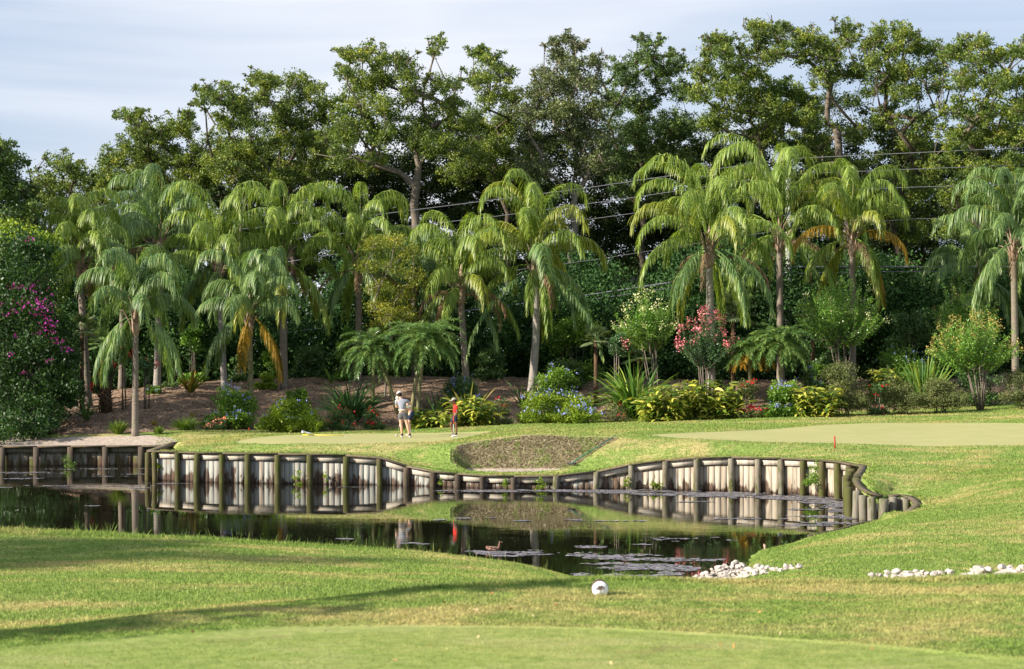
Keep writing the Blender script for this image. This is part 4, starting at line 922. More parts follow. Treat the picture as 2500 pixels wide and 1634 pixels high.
def date_palm(px, row, D, rad_px, trunks, label, nf=46, cols=('pygmy',), yel=0):
    c = at(px, row, D); bx, br = trunks[0]; b0 = spot(bx, br, D)
    o = empty('date_palm', tuple(b0), label, 'palm tree', 'small arching date palms'); Rm = rad_px / F * D
    for (tx, tr) in trunks:
        b = np.array([(tx - 1250) / F * D, D, 0]); b[2] = gz(b[0], D) - .1
        m = (b + c) / 2 + np.array([(tx - px) / F * D * .12, 0, 0])
        mb = MB(); mb.tube([b, b * .6 + m * .4, m, c * .6 + m * .4, c], [.10, .085, .08, .085, .11], 9, .5); mb.build('trunk', M['trunk_moss'], o, True, b0)
    for k in range(nf):
        t = k / (nf - 1); az = k * 2.39996; el = 1.25 * (1 - t) + -.35 * t + random.uniform(-.1, .1)
        mt = M['palm_orange'] if k >= nf - yel else M[cols[0]]
        mbf, _, _ = frond(o, c, az, el, Rm * 1.35 * random.uniform(.9, 1.08), min(1.5, el + 1.3), None, leaflet=.32, nl=80, wd=.026, hang=.35, vshape=.35, rib=.016, bare=.1)
        mbf.build('frond', mt, o, off=b0)
    return o
date_palm(914, 855, 84.5, 76, [(972, 962), (909, 945)], 'small arching date palm left of the pair behind the golfers, one stem leaning right')
date_palm(1037, 832, 84, 80, [(1001, 975), (1018, 975)], 'small arching date palm right of the pair behind the golfers, two upright stems', nf=50)
date_palm(1905, 838, 86, 68, [(1905, 925)], 'round date palm at the foot of the palm beside the utility pole')
date_palm(1829, 858, 86.5, 56, [(1832, 925)], 'smaller date palm with orange lower fronds, left of the round one', nf=34, yel=8)

def fan_palm(px, row, D, rpx, label, n=14, stem_row=None, mat='fan'):
    c = at(px, row, D); x = c[0]; b = np.array([x, D, gz(x, D) - .1]); o = empty('fan_palm', tuple(b), label, 'palm tree', 'fan leaved palms in the bed'); Rm = rpx / F * D
    mb = MB(); mb.tube([b, (b + c) / 2, c], [.11, .09, .09], 8, .5); mb.build('trunk', M['fibre'], o, True, b)
    for k in range(n):
        t = k / (n - 1); az = k * 2.4; el = 1.2 * (1 - t) - .45 * t; d = np.array([math.cos(el) * math.cos(az), math.cos(el) * math.sin(az), math.sin(el)])
        h = c + d * Rm * .55; mb = MB(); mb.tube([c, h], [.014, .009], 4, .5)
        s = unit(np.cross(d, [0, 0, 1])); u = np.cross(s, d); m = 26; a = np.linspace(-2.0, 2.0, m)
        D0 = d[None] * np.cos(a)[:, None] + s[None] * np.sin(a)[:, None] + u[None] * .15
        mb.blades(np.repeat(h[None], m, 0), D0, Rm * .55 * (1 - .25 * np.abs(a) / 2), .055, .30, 4, side=np.cross(D0, u + d * .2))
        mb.build('fan_leaf', M[mat], o, off=b)
    return o
fan_palm(200, 808, 85, 52, 'fan palm beside the bougainvillea, under the leftmost tall palm')
fan_palm(250, 840, 88, 46, 'dark fan palm low behind the brown rough trunk', mat='palm_dark')
fan_palm(1455, 830, 88, 46, 'pale fan palm left of the white flowering crape myrtle')
fan_palm(1560, 870, 89, 50, 'fan palm half hidden behind the stems of the white flowering myrtle', mat='palm_dark')
fan_palm(1790, 765, 90, 70, 'silvery fan palm right of the pink crape myrtle', n=18)
fan_palm(1985, 770, 91, 50, 'fan palm left of the trunk of the round crape myrtle', mat='palm_dark')
# ================================================================== SHRUBS AND BEDDING PLANTS
def shrub(name, px0, px1, top, base, D, mat, label, cat='shrub', n=2600, leaf=.10, group=None, flower=None, nf=120, fsize=.06, stems=7, flat=None, wid=.6, lobes=7, depth=None, stem_mat='twig', cluster=5, fl_top=.3, hollow=.0):
    px = (px0 + px1) / 2; x, y, _ = spot(px, base, D); z = gz(x, y); W = (px1 - px0) / 2 / F * D; H = max(.25, CZ + (HY - top) / F * D - z)
    o = empty(name, (x, y, z), label, cat, group); org = np.array([x, y, z]); dp = depth or min(W, 1.1)
    mb = MB(); cs = []
    for k in range(lobes):
        a = rng.random() * 6.28; rr = math.sqrt(rng.random()) * .62
        lx = (-1 + 2 * (k + .5) / lobes) * .66 * W if W > H * 1.1 else math.cos(a) * rr * W
        h = H * (rng.uniform(.34, .76) if k % 2 else rng.uniform(.5, .8)); r = min(H * .34, W * .5) * rng.uniform(.8, 1.15); r = max(r, .14)
        cs.append((np.array([x + lx, y + math.sin(a) * rr * dp, z + min(h, H - r * .7)]), r))
    for k in range(lobes):                                    # lower skirt
        lx = (-1 + 2 * (k + .5) / lobes) * .8 * W; r = min(H * .3, W * .4) * rng.uniform(.8, 1.1); r = max(r, .12)
        cs.append((np.array([x + lx, y - dp * .45 + rng.uniform(-.2, .2), z + r * (.8 + hollow) + H * hollow * .5]), r))
    per = int(n * 1.35) // len(cs)
    for c, r in cs: clump_leaves(mb, c, r, per, leaf, flat=.9, subs=10, wid=wid, var_shift=random.uniform(-.08, .08), spread=.26)
    mb.build('foliage', mat, o, off=org)
    mb = MB()
    for k in range(stems):
        c = cs[k % len(cs)][0]; b = org + np.array([rng.uniform(-.3, .3) * W, rng.uniform(-.2, .2), 0])
        mb.tube([b, (b + c) / 2 + rdir(1)[0] * .05, c], [.018, .013, .006], 4, .5)
    mb.build('stem', M[stem_mat], o, off=org)
    if flower:
        P = []
        for k in range(max(1, nf // cluster)):
            c, r = cs[rng.integers(len(cs))]; d = rdir(1)[0]; d[1] = -abs(d[1]); d[2] = abs(d[2]) * .9 + fl_top; q = c + unit(d) * r * rng.uniform(.95, 1.25)
            P += [q + rng.normal(size=3) * fsize * .7 for _ in range(cluster)]
        P = np.array(P); mb = MB(); mb.leaves(P, rdir(len(P)), fsize * (.7 + .6 * rng.random(len(P))), .9); mb.build('blossom', M[flower], o, off=org)
    return o
def straps(name, px0, px1, top, base, D, mat, label, cat='plant', n=70, width=.07, group=None, droop=.55, upright=.5, y_off=0, seg=5):
    px = (px0 + px1) / 2; x, y, _ = spot(px, base, D); z = gz(x, y); W = (px1 - px0) / 2 / F * D; H = max(.2, CZ + (HY - top) / F * D - z)
    o = empty(name, (x, y, z), label, cat, group); org = np.array([x, y, z])
    az = rng.random(n) * 6.28; el = np.clip(rng.normal(upright, .3, n), .1, 1.5); r0 = rng.random(n) * W * .25
    P0 = org + np.stack([np.cos(az) * r0, np.sin(az) * r0, rng.random(n) * H * .15], 1)
    sp = W / (W + H)
    D0 = np.stack([np.cos(az) * np.cos(el) * (.5 + sp), np.sin(az) * np.cos(el) * (.5 + sp), np.sin(el) + .25], 1)
    ln = np.hypot(W * .8, H) * rng.uniform(.55, 1.02, n)
    mb = MB(); mb.blades(P0, D0, ln, width, droop * rng.uniform(.3, 1.1, n), seg); mb.build('leaf_blade', mat, o, off=org)
    return o
def ginger(px0, px1, top, base, D, label, ns=26, group='variegated ginger clumps', mat='ginger', ll=.50, lw=.115):
    ns = int(ns * 1.9)
    px = (px0 + px1) / 2; x, y, _ = spot(px, base, D); z = gz(x, y); W = (px1 - px0) / 2 / F * D; H = CZ + (HY - top) / F * D - z
    o = empty('ginger_plant', (x, y, z), label, 'plant', group); org = np.array([x, y, z]); mb = MB(); st = MB()
    for k in range(ns):
        bx = rng.uniform(-.72, .72) * W; b = org + [bx, rng.uniform(-.5, .5), 0]; h = H * rng.uniform(.4, 1.0) * (1 - .3 * (bx / W) ** 2)
        lean = np.array([bx * .35 + rng.uniform(-.3, .3), rng.uniform(-.7, .15), 0]); S = 6
        pts = [b + lean * (f ** 1.7) * 1.1 + np.array([0, 0, h * (f - .12 * f ** 3)]) for f in np.linspace(0, 1, S)]
        st.tube(pts, [.014] * 4 + [.01, .005], 4, .5)
        n = 12; f = .06 + .94 * np.arange(n) / n; i = np.minimum((f * (S - 1)).astype(int), S - 2); g = (f * (S - 1) - i)[:, None]; pa = np.array(pts)
        Q = pa[i] * (1 - g) + pa[i + 1] * g; a = rng.random() * 6.28 + np.pi * (np.arange(n) % 2) + rng.normal(size=n) * .35
        D0 = np.stack([np.cos(a), np.sin(a) - .15, .35 + rng.normal(size=n) * .2], 1)
        mb.blades(Q, D0, ll * rng.uniform(.75, 1.15, n), lw * 1.15, rng.uniform(.25, .6, n), 3)
    st.build('stem', M['stem_green'], o, off=org); mb.build('leaf_blade', M[mat], o, off=org)
    return o
def crape(px0, px1, top, split, base, D, mat, label, shoots=60, flower=None, nfl=30, group='crape myrtles', stem='bark_light', fs=.09, base_px=None, seed=None, extra=None, leafsz=.085, nst=8, fan=1.0):
    """several stems from one foot, splitting into many upright leafy shoots that flare like a vase"""
    px = base_px or (px0 + px1) / 2; x, y, _ = spot(px, base, D); z = gz(x, y); cxx = ((px0 + px1) / 2 - 1250) / F * D; W = (px1 - px0) / 2 / F * D
    H = CZ + (HY - top) / F * D - z; hs = CZ + (HY - split) / F * D - z
    o = empty('crape_myrtle', (x, y, z), label, 'tree', group); org = np.array([x, y, z]); st = MB(); lf = MB(); fl = MB()
    fork = []
    for k in range(nst):
        a = k * 2.4; e = org + np.array([math.cos(a) * W * .22 + (cxx - x) * .7, math.sin(a) * W * .2, hs * rng.uniform(.85, 1.1)]); b = org + np.array([math.cos(a) * .10, math.sin(a) * .10, -.1])
        st.tube([b, b * .5 + e * .5 + rdir(1)[0] * .06, e], [.035, .028, .022], 6, .5); fork.append(e)
    for k in range(shoots):
        e = fork[k % nst]; u = rng.uniform(-1, 1); v = rng.uniform(-1, 1) * .8
        hh = H * (1 - .30 * u * u) * rng.uniform(.66, 1.0) * (1 - .1 * abs(v)); tip = np.array([cxx + u * W * fan, y + v * W * .8, z + max(hh, hs + .3 * (H - hs))])
        m_ = e * .45 + tip * .55 + np.array([(tip[0] - e[0]) * .10, 0, -.06 * H]) * 1
        S = 7; pts = np.array([(1 - f) ** 2 * e + 2 * f * (1 - f) * m_ + f * f * tip for f in np.linspace(0, 1, S)])
        st.tube(pts, np.linspace(.016, .004, S), 3, .5, cap=False)
        n = int(np.linalg.norm(tip - e) / .017) + 8; f = .10 + .90 * rng.random(n); uu = f * (S - 1); i = np.minimum(uu.astype(int), S - 2); g = (uu - i)[:, None]
        Q = pts[i] * (1 - g) + pts[i + 1] * g; tn = unit(tip - e); d = rdir(n); d = d - (d @ tn)[:, None] * tn; d /= np.linalg.norm(d, axis=1)[:, None]
        w_ = .09 * (1.15 - .5 * f)[:, None]
        lf.leaves(Q + d * w_ * rng.uniform(.3, 1.6, (n, 1)), d + tn * .6, leafsz * rng.uniform(.7, 1.2, n), .55)
        if flower and k < nfl:
            n = 26; q = tip + np.array([0, 0, .02]) + rng.normal(size=(n, 3)) * np.array([.07, .07, .12]); fl.leaves(q, rdir(n), fs * rng.uniform(.5, 1, n), .8)
    for k in range(6):                                       # fill of inner leaves
        c = org + np.array([(cxx - x) + rng.uniform(-.5, .5) * W, rng.uniform(-.3, .3), hs + (H - hs) * rng.uniform(.15, .5)]); clump_leaves(lf, c, W * .42, 420, leafsz, subs=14, spread=.3)
    st.build('trunk', M[stem], o, off=org); lf.build('crown', M[mat], o, off=org)
    if flower: fl.build('blossom', M[flower], o, off=org)
    return o
# bed from left to right
PG = 'blue flowered plumbago shrubs'
shrub('plumbago', 502, 628, 948, 1058, 81, M['shrub'], 'tall dark plumbago right of the lone short palm, blue flowers scattered down it', group=PG, flower='blue', nf=260, n=6500, lobes=9)
shrub('plumbago', 628, 792, 975, 1063, 80, M['plumbago_bright'], 'low yellow green plumbago just behind the left end of the green', group=PG, flower='blue', nf=160, n=8000, lobes=9, leaf=.09)
shrub('plumbago', 1250, 1478, 958, 1030, 82.5, M['plumbago_bright'], 'widest plumbago, bright green mound right behind the bunker', group=PG, flower='blue', nf=420, n=10500, lobes=12, leaf=.085)
shrub('plumbago', 1303, 1415, 895, 962, 88, M['shrub'], 'upright plumbago at the foot of the central palm', group=PG, flower='blue', nf=240, n=5200, lobes=8)
shrub('plumbago', 1078, 1192, 915, 985, 86, M['rose_leaf'], 'dark plumbago on the mulch behind the kid in red', group=PG, flower='blue', nf=220, n=5000, lobes=8)
shrub('plumbago', 1862, 1958, 925, 1008, 82, M['shrub'], 'plumbago between the red rose bush and a yellow ginger', group=PG, flower='blue', nf=260, n=5200, lobes=7)
shrub('plumbago', 1950, 2010, 890, 950, 87, M['rose_leaf'], 'small dark plumbago behind the ginger right of the round date palm', group=PG, flower='blue', nf=120, n=2200, lobes=5)
shrub('plumbago', 2120, 2300, 852, 915, 89, M['shrub'], 'plumbago behind the yellow ginger and the agave like clump', group=PG, flower='blue', nf=160, n=5200, lobes=8)
shrub('plumbago', 355, 398, 943, 975, 88, M['shrub'], 'tiny plumbago on the mulch behind the lone short palm', group=PG, flower='blue', nf=40, n=1300, lobes=4)
shrub('rose_bush', 494, 560, 1022, 1068, 79.5, M['rose_leaf'], 'small pale coral rose bush at the edge of the green', 'shrub', flower='coral', nf=150, n=1500, lobes=5, leaf=.06, group='rose bushes')
shrub('rose_bush', 786, 870, 985, 1043, 80.6, M['rose_leaf'], 'red rose bush spreading left below the dark strap leaves', 'shrub', flower='red', nf=90, n=2600, fsize=.08, leaf=.07, cluster=4, group='rose bushes')
shrub('rose_bush', 888, 945, 988, 1040, 80.6, M['rose_leaf'], 'red rose bush just left of the golfer in grey', 'shrub', flower='red', nf=70, n=1900, fsize=.08, leaf=.07, cluster=4, group='rose bushes')
shrub('rose_bush', 1474, 1536, 975, 1022, 82.6, M['azalea'], 'thin rose bush with few red flowers left of the wide ginger', 'shrub', flower='red', nf=24, n=1300, fsize=.08, leaf=.06, group='rose bushes')
shrub('rose_bush', 1798, 1868, 920, 1016, 81.8, M['azalea'], 'upright red rose bush at the right end of the wide ginger', 'shrub', flower='red', nf=190, n=3400, fsize=.075, leaf=.07, cluster=4, group='rose bushes')
shrub('rose_bush', 2112, 2170, 925, 1000, 82.5, M['rose_leaf'], 'rose bush with pink flowers at the left end of the clipped azaleas', 'shrub', flower='red', nf=60, n=2300, fsize=.08, leaf=.07, cluster=4, group='rose bushes')
shrub('rose_bush', 1215, 1258, 960, 1000, 83.5, M['rose_leaf'], 'tiny rose bush with two red flowers left of the widest plumbago', 'shrub', flower='red', nf=16, n=900, fsize=.08, leaf=.06, group='rose bushes')
shrub('fern_bush', 1190, 1252, 975, 1030, 82.2, M['azalea'], 'feathery dark green bush between a ginger and the widest plumbago', n=3200, leaf=.05, lobes=6, wid=.35)
shrub('round_bush', 2006, 2116, 868, 1003, 82.5, M['azalea'], 'round olive bush with tiny leaves, taller than the ginger beside it', n=11000, leaf=.065, lobes=10, stems=12, depth=1.0, hollow=.12)
shrub('azalea', 2150, 2258, 922, 1004, 83, M['azalea'], 'clipped olive azalea, left one of the touching pair', n=7500, leaf=.065, lobes=9, stems=12, hollow=.22, group='clipped azaleas')
shrub('azalea', 2240, 2358, 924, 1002, 83, M['azalea'], 'clipped olive azalea, right one of the touching pair', n=7800, leaf=.065, lobes=9, stems=12, hollow=.22, group='clipped azaleas')
shrub('azalea', 2438, 2560, 895, 992, 83.5, M['azalea'], 'thin olive azalea cut by the right edge of the picture', n=6000, leaf=.065, lobes=8, stems=12, hollow=.2, group='clipped azaleas')
for q in [(440,505,735,850,94,'crape','bright leafy bush between two tall left palms, up against the dark hedge'), (560,600,860,925,93,'rose_leaf','dark glossy bush between the two left palms with pale trunks'), (705,800,835,925,93,'rose_leaf','broad dark green bush behind the crest right of the tallest left palm'), (640,700,840,915,93,'shrub','mid green bush between the mossy young palm and the tallest left palm'),
          (1160,1235,845,928,92,'rose_leaf','dark green bush between the dead fronds and the central palm'), (1335,1470,735,905,93,'shrub','tall leafy green thicket right of the central palm'), (1345,1425,880,930,91,'rose_leaf','low dark bush at the foot of the thicket right of the central palm'), (1690,1760,830,910,91,'rose_leaf','dark bush behind the pink crape myrtle'),
          (2165,2270,735,880,92,'rose_leaf','dark thicket between the round and the rear crape myrtles'), (1970,2030,880,925,90,'shrub','bright bush behind the left end of the round olive bush'), (820,880,770,860,93,'crape','leafy bush low at the left foot of the small yellow green tree'), (400,440,855,935,92,'rose_leaf','dark bush behind the orange tipped sword plant')]:
    shrub('green_bush', q[0], q[1], q[2], q[3], q[4], M[q[5]], q[6], n=4200, lobes=9, leaf=.13, group='bushes in front of the dark hedge')
shrub('green_bush', 1975, 2040, 850, 905, 90, M['rose_leaf'], 'small dark bush behind the small plumbago', n=2200, lobes=5)
shrub('green_bush', 2330, 2440, 880, 950, 86.5, M['rose_leaf'], 'low green bush under the crape myrtle with tan tips', n=3600, lobes=6)
shrub('green_bush', 620, 680, 915, 950, 89, M['plumbago_bright'], 'pale green low bush on the crest left of the tallest left palm', n=1800, lobes=5)
shrub('green_bush', 690, 760, 950, 975, 85, M['shrub'], 'sprawling low green bush on the bare mulch', n=1500, lobes=6)
straps('crinum_lily', 780, 930, 932, 1030, 82, M['strap_dark'], 'large dark strap leaved clump behind the red roses', n=210, width=.075, droop=.6, upright=.8)
straps('crinum_lily', 1482, 1616, 884, 985, 84, M['strap'], 'large bright strap leaved clump left of the wide ginger', n=260, width=.09, droop=.55, upright=.8)
straps('agave_clump', 2200, 2312, 874, 935, 86.5, M['strap'], 'stiff striped sword leaved clump behind the clipped azaleas', n=110, width=.085, droop=.15, upright=.95)
straps('cordyline', 428, 500, 900, 982, 87, M['cordyline'], 'orange tipped sword leaved plant alone on the mulch between two left palms', n=46, width=.08, droop=.35, upright=.8)
straps('cordyline', 190, 236, 962, 1022, 81.5, M['strap_dark'], 'small dark spiky plant on the mulch by the bougainvillea', n=30, width=.07, droop=.5, upright=.7)
straps('cordyline', 795, 822, 893, 930, 91, M['strap'], 'tiny spiky plant on top of the mulch crest', n=20, width=.06, droop=.4, upright=.8)
straps('cordyline', 1254, 1293, 915, 962, 87.5, M['strap_dark'], 'small spiky plant at the left foot of the central palm', n=26, width=.06, droop=.6, upright=.8)
straps('cordyline', 1044, 1092, 940, 982, 85, M['strap_dark'], 'low dark spiky clump behind the kid and the golfers', n=46, width=.05, droop=.3, upright=.7)
straps('cordyline', 455, 486, 1002, 1030, 82, M['cordyline'], 'tiny yellow spiky plant on the mulch beside the dark plumbago', n=16, width=.06, droop=.6, upright=.6)
straps('cordyline', 485, 545, 1008, 1035, 81.5, M['cordyline'], 'low sprawling yellow spiky plant above the coral roses', n=24, width=.07, droop=.6, upright=.4)
straps('cordyline', 362, 394, 1018, 1042, 80, M['cordyline'], 'tiny yellow green tuft right of the lone short palm', n=22, width=.05, droop=.5, upright=.6)
straps('grass_tuft', 255, 323, 1036, 1072, 77.8, M['tall_grass'], 'thick tuft of long green grass left of the lone short palm', n=420, width=.022, droop=.35, upright=1.05, seg=4, cat='grass')
straps('grass_tuft', 366, 408, 1045, 1082, 77.5, M['tall_grass'], 'clump of upright grass right of the lone short palm', n=160, width=.03, droop=.3, upright=1.05, seg=4, cat='grass')
straps('grass_tuft', 405, 500, 1030, 1075, 79, M['tall_grass'], 'low wild grass between the far wall and the coral roses', n=520, width=.022, droop=.5, upright=.8, seg=4, cat='grass')
straps('grass_tuft', 700, 830, 1035, 1062, 80.2, M['tall_grass'], 'wild grass under the low yellow green plumbago', n=520, width=.02, droop=.5, upright=.9, seg=4, cat='grass')
ginger(1000, 1092, 985, 1045, 80.8, 'yellow ginger low beside the golfer in grey', 20)
ginger(1105, 1212, 948, 1038, 81.8, 'yellow green ginger right behind the kid in red', 24)
straps('cordyline', 1105, 1180, 942, 1020, 82.6, M['cordyline'], 'bronze spiky plant rising out of the ginger behind the kid', n=40, width=.08, droop=.3, upright=.85)
ginger(1555, 1680, 925, 1026, 81.5, 'wide yellow ginger, left half of the big clump beside the lawn', 36)
ginger(1650, 1812, 905, 1022, 82.2, 'wide yellow ginger, right half of the big clump beside the lawn', 46)
ginger(1930, 2045, 920, 1012, 81.6, 'yellow ginger leaning left in front of the round olive bush', 30)
ginger(2118, 2205, 868, 935, 87.5, 'yellow ginger up the slope behind the clipped azaleas', 24)
crape(1650, 1792, 738, 890, 915, 86.5, 'crape_dark', 'crape myrtle covered with pink flowers, shorter than its neighbours', 70, 'pink', 46, fs=.10)
crape(1492, 1655, 692, 840, 925, 87, 'crape', 'crape myrtle with pale cream flowers and several bare thin stems', 80, 'cream', 34, fs=.09, base_px=1604, nst=6)
crape(1478, 1532, 775, 870, 925, 86, 'crape_dark', 'slender crape myrtle with one pink flower left of the cream flowered one', 14, 'pink', 3, fs=.10, nst=3)
crape(1938, 2158, 648, 835, 872, 88, 'crape', 'large round crape myrtle with upright green shoots under the orange fronded palm', 130, 'cream', 12, fs=.08, base_px=2065, nst=8)
crape(2272, 2442, 668, 850, 900, 91, 'crape', 'crape myrtle up the slope behind the one with tan tips', 80, 'tan', 14, fs=.07)
crape(2268, 2492, 752, 900, 990, 83.6, 'crape', 'vase shaped crape myrtle with tan seed heads on many stems at the right', 110, 'tan', 60, fs=.08, base_px=2394, nst=12)
for px, py, nm in [(148,842,'thin flowering stem with a red bloom beside the bougainvillea'), (268,856,'thin flowering stem with a large crimson bloom left of the lone palm'), (302,828,'thin flowering stem with coral blooms just left of the lone palm'), (357,850,'thin flowering stem with a pink bloom right of the lone palm'), (248,908,'short flowering stem with a crimson bloom over the rough brown trunk')]:
    crape(px - 22, px + 22, py - 6, py + 60, 985, 84.5, 'crape_dark', nm, 9, 'red', 2, fs=.12, group='crape stems in the shade on the left', nst=3)
# small brown shaggy trunk
b = spot(258, 1000, 84); o = empty('shaggy_stump', tuple(b), 'brown shaggy palm trunk without a crown left of the lone palm', 'trunk')
mb = MB(); mb.tube([b, b + [0, 0, .6], b + [-.05, 0, 1.2], b + [-.05, 0, 1.7]], [.2, .24, .2, .1], 10, .5)
for k in range(70):
    a = k * 2.4; h = .1 + k / 70 * 1.5; d = np.array([math.cos(a), math.sin(a), .9]); q = b + [0, 0, h] + np.array([math.cos(a), math.sin(a), 0]) * .2; mb.tube([q, q + d * .16], [.03, .008], 4, random.random())
mb.build('trunk', M['fibre'], o, off=b)

# small yellow green tree
def small_tree():
    D = 87.5; b = spot(940, 925, D); o = empty('small_tree', tuple(b), 'small loose yellow green tree left of centre, lower than the palms around it', 'tree')
    lobes = [(915,600,34,26),(960,590,30,24),(1000,620,30,30),(900,650,30,30),(950,650,44,34),(1010,680,34,34),(930,700,34,34),(980,720,40,34),(905,750,34,30),(950,770,40,30),(1000,770,30,30),(925,800,30,24)]
    cl = [(at(lx + random.uniform(-8, 8), ly, D + random.uniform(-.9, .9)), (rx + ry) / 2 / F * D) for lx, ly, rx, ry in lobes for _ in range(2)]
    nodes, par, kids, rad = grow(b, at(955, 830, D), cl, .012); mb = MB(); skin_limbs(mb, nodes, kids, rad); lf = MB()
    for c, r in cl: clump_leaves(lf, c, r, 330, .10, twigs=mb, subs=12, wid=.5)
    mb.build('trunk', M['twig'], o, True, b); lf.build('crown', M['yellow_tree'], o, off=b)
small_tree()

# bougainvillea
def bougain():
    b = at(40, 1090, 79); b[2] = gz(b[0], 79); o = empty('bougainvillea', tuple(b), 'huge climbing bougainvillea spilling over the left bank, dark leaves and magenta flowers', 'climber')
    L_ = [(20,600,60,40),(80,590,40,30),(110,620,30,30),(0,680,70,50),(80,670,50,50),(40,740,70,50),(110,740,40,50),(10,810,60,50),(90,810,50,50),(140,800,24,30),(40,870,60,50),(120,870,44,50),(160,870,24,30),(10,930,60,50),(90,930,50,50),(150,930,34,40),(170,960,20,30),(40,990,60,50),(110,990,40,44),(0,1050,50,40),(60,1050,44,40),(100,1040,30,30),(20,1100,40,30),(-30,1100,40,30),(-40,1000,60,60),(-50,900,60,60),(-50,800,60,60),(-40,700,60,60)]
    mb = MB(); fl = MB(); top = MB(); st = MB()
    for lx, ly, rx, ry in L_:
        for k in range(5):
            D = (76.3 if ly > 1000 else 78) + k * 1.3 + random.uniform(-.5, .5); q = at(lx + random.uniform(-.5, .5) * rx, ly + random.uniform(-.5, .5) * ry, D)
            if q[2] < .25: q[2] = .3
            r = (rx + ry) / 2 / F * D * 1.1
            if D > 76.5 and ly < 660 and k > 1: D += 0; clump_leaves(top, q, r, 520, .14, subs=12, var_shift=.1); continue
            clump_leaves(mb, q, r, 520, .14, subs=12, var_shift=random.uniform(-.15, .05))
    for fx, fy, nn, sx, sy in [(75,705,10,14,8),(60,740,14,20,10),(95,745,10,8,6),(85,735,22,26,20),(112,770,34,10,22),(122,795,30,7,16),(100,735,18,16,10),(35,760,6,6,4),(20,770,5,4,3),(0,745,5,3,3),(75,582,8,6,4),(48,700,10,10,6),(30,700,8,8,4),(95,812,8,5,3),(120,880,8,4,4),(28,865,6,3,2),(88,770,6,3,3),(38,820,4,3,3),(140,835,16,6,6),(60,910,5,4,3),(115,805,4,3,3),(160,852,10,8,4)]:
        n = int(nn * 1.4); q = at(fx, fy, 77.0) + rng.normal(size=(n, 3)) * np.array([sx / F * 77, .3, sy / F * 77]); fl.leaves(q, rdir(n), .11 * rng.uniform(.6, 1.1, n), .85)
    for k in range(14):
        q = at(random.uniform(0, 150), random.uniform(620, 1000), 79.5); f0 = at(60, 1080, 79.8); st.tube([f0, (f0 + q) / 2 + rdir(1)[0] * .4, q], [.06, .04, .015], 5, .5)
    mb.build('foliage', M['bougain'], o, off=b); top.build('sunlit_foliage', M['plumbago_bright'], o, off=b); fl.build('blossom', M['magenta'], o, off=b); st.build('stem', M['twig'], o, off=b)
bougain()

# ================================================================== GRASS BLADES
def scatter_grass():
    def region(n, poly, hgt, wdt, name, lab=None, keep=None, tall=0, mown=False):
        P = np.array(poly); lo = P.min(0); hi = P.max(0); m = n * 3
        X = rng.uniform(lo[0], hi[0], m); Y = rng.uniform(lo[1], hi[1], m); s, _, _ = sd_poly(X, Y, poly); ok = s > 0
        sp, _, _ = sd_poly(X, Y, POND); ok &= sp < -.12
        for Pg in (G1, G2, BUNK) if mown else (G1, G2, TEE, BUNK):
            q, _, _ = sd_poly(X, Y, Pg); ok &= q < -.02
        X = X[ok][:n]; Y = Y[ok][:n]; k = len(X); Zg = gzv(X, Y)
        P0 = np.stack([X, Y, Zg - .005], 1); D0 = rng.normal(size=(k, 3)) * .38 + np.array([0, 0, 1.0])
        h = hgt * rng.uniform(.5, 1.4, k)
        if tall: h = np.where(rng.random(k) < tall, h * 2.6, h)
        mb = MB(); mb.blades(P0, D0, h, wdt, .15, 2); o = mb.build(name, M['blade']); tag(o, kind='stuff'); return o
    region(230000, [wpt(-60, 17.5), wpt(-60, 39), wpt(1000, 38.4), wpt(1440, 37.4), wpt(1440, 17.5)], .035, .010, 'grass')
    region(40000, [wpt(-60, 34.0), wpt(-60, 39), wpt(1000, 38.6), wpt(1440, 37.6), wpt(1300, 35.6), wpt(700, 34.6)], .075, .011, 'grass', tall=.02)
    region(130000, [wpt(1640, 33), wpt(1830, 43), wpt(2000, 47), wpt(2170, 50.2), wpt(2300, 56), wpt(2600, 56), wpt(2600, 33)], .04, .014, 'grass')
    region(120000, [wpt(380, 66), wpt(380, 78), wpt(1000, 83), wpt(2000, 86), wpt(2600, 87), wpt(2600, 54), wpt(2100, 52), wpt(1900, 58), wpt(1300, 61)], .05, .024, 'grass')
    region(170000, [wpt(-60, 12.6), wpt(-60, 14.2), wpt(700, 15.6), wpt(1250, 16.6), wpt(1700, 17.2), wpt(2600, 17.4), wpt(2600, 12.3), wpt(1250, 13.7)], .022, .006, 'grass')
    region(30000, [wpt(900, 15.6), wpt(1250, 16.1), wpt(1700, 16.5), wpt(2600, 16.7), wpt(2600, 17.5), wpt(1700, 17.3), wpt(1250, 16.8)], .045, .007, 'grass')
    region(110000, [wpt(-60, 11.2), wpt(-60, 12.7), wpt(1250, 13.8), wpt(2600, 12.5), wpt(2600, 11.2)], .010, .005, 'grass', mown=True)
    # longer fringe along the timber
    C = []
    for S in (wall_pts, edge_pts):
        q = resample(np.array(S), .02); T = np.gradient(q[:, :2], axis=0); T /= np.linalg.norm(T, axis=1)[:, None]; Nn = np.stack([-T[:, 1], T[:, 0]], 1)
        for _ in range(5): C.append(q[:, :2] + Nn * rng.uniform(.10, .42, (len(q), 1)))
    C = np.concatenate(C); k = len(C); P0 = np.c_[C, gzv(C[:, 0], C[:, 1]) - .01]
    mb = MB(); mb.blades(P0, rng.normal(size=(k, 3)) * .5 + np.array([0, 0, 1.]), .075 * rng.uniform(.5, 1.5, k), .022, .25, 2); tag(mb.build('grass', M['blade']), kind='stuff')
scatter_grass()
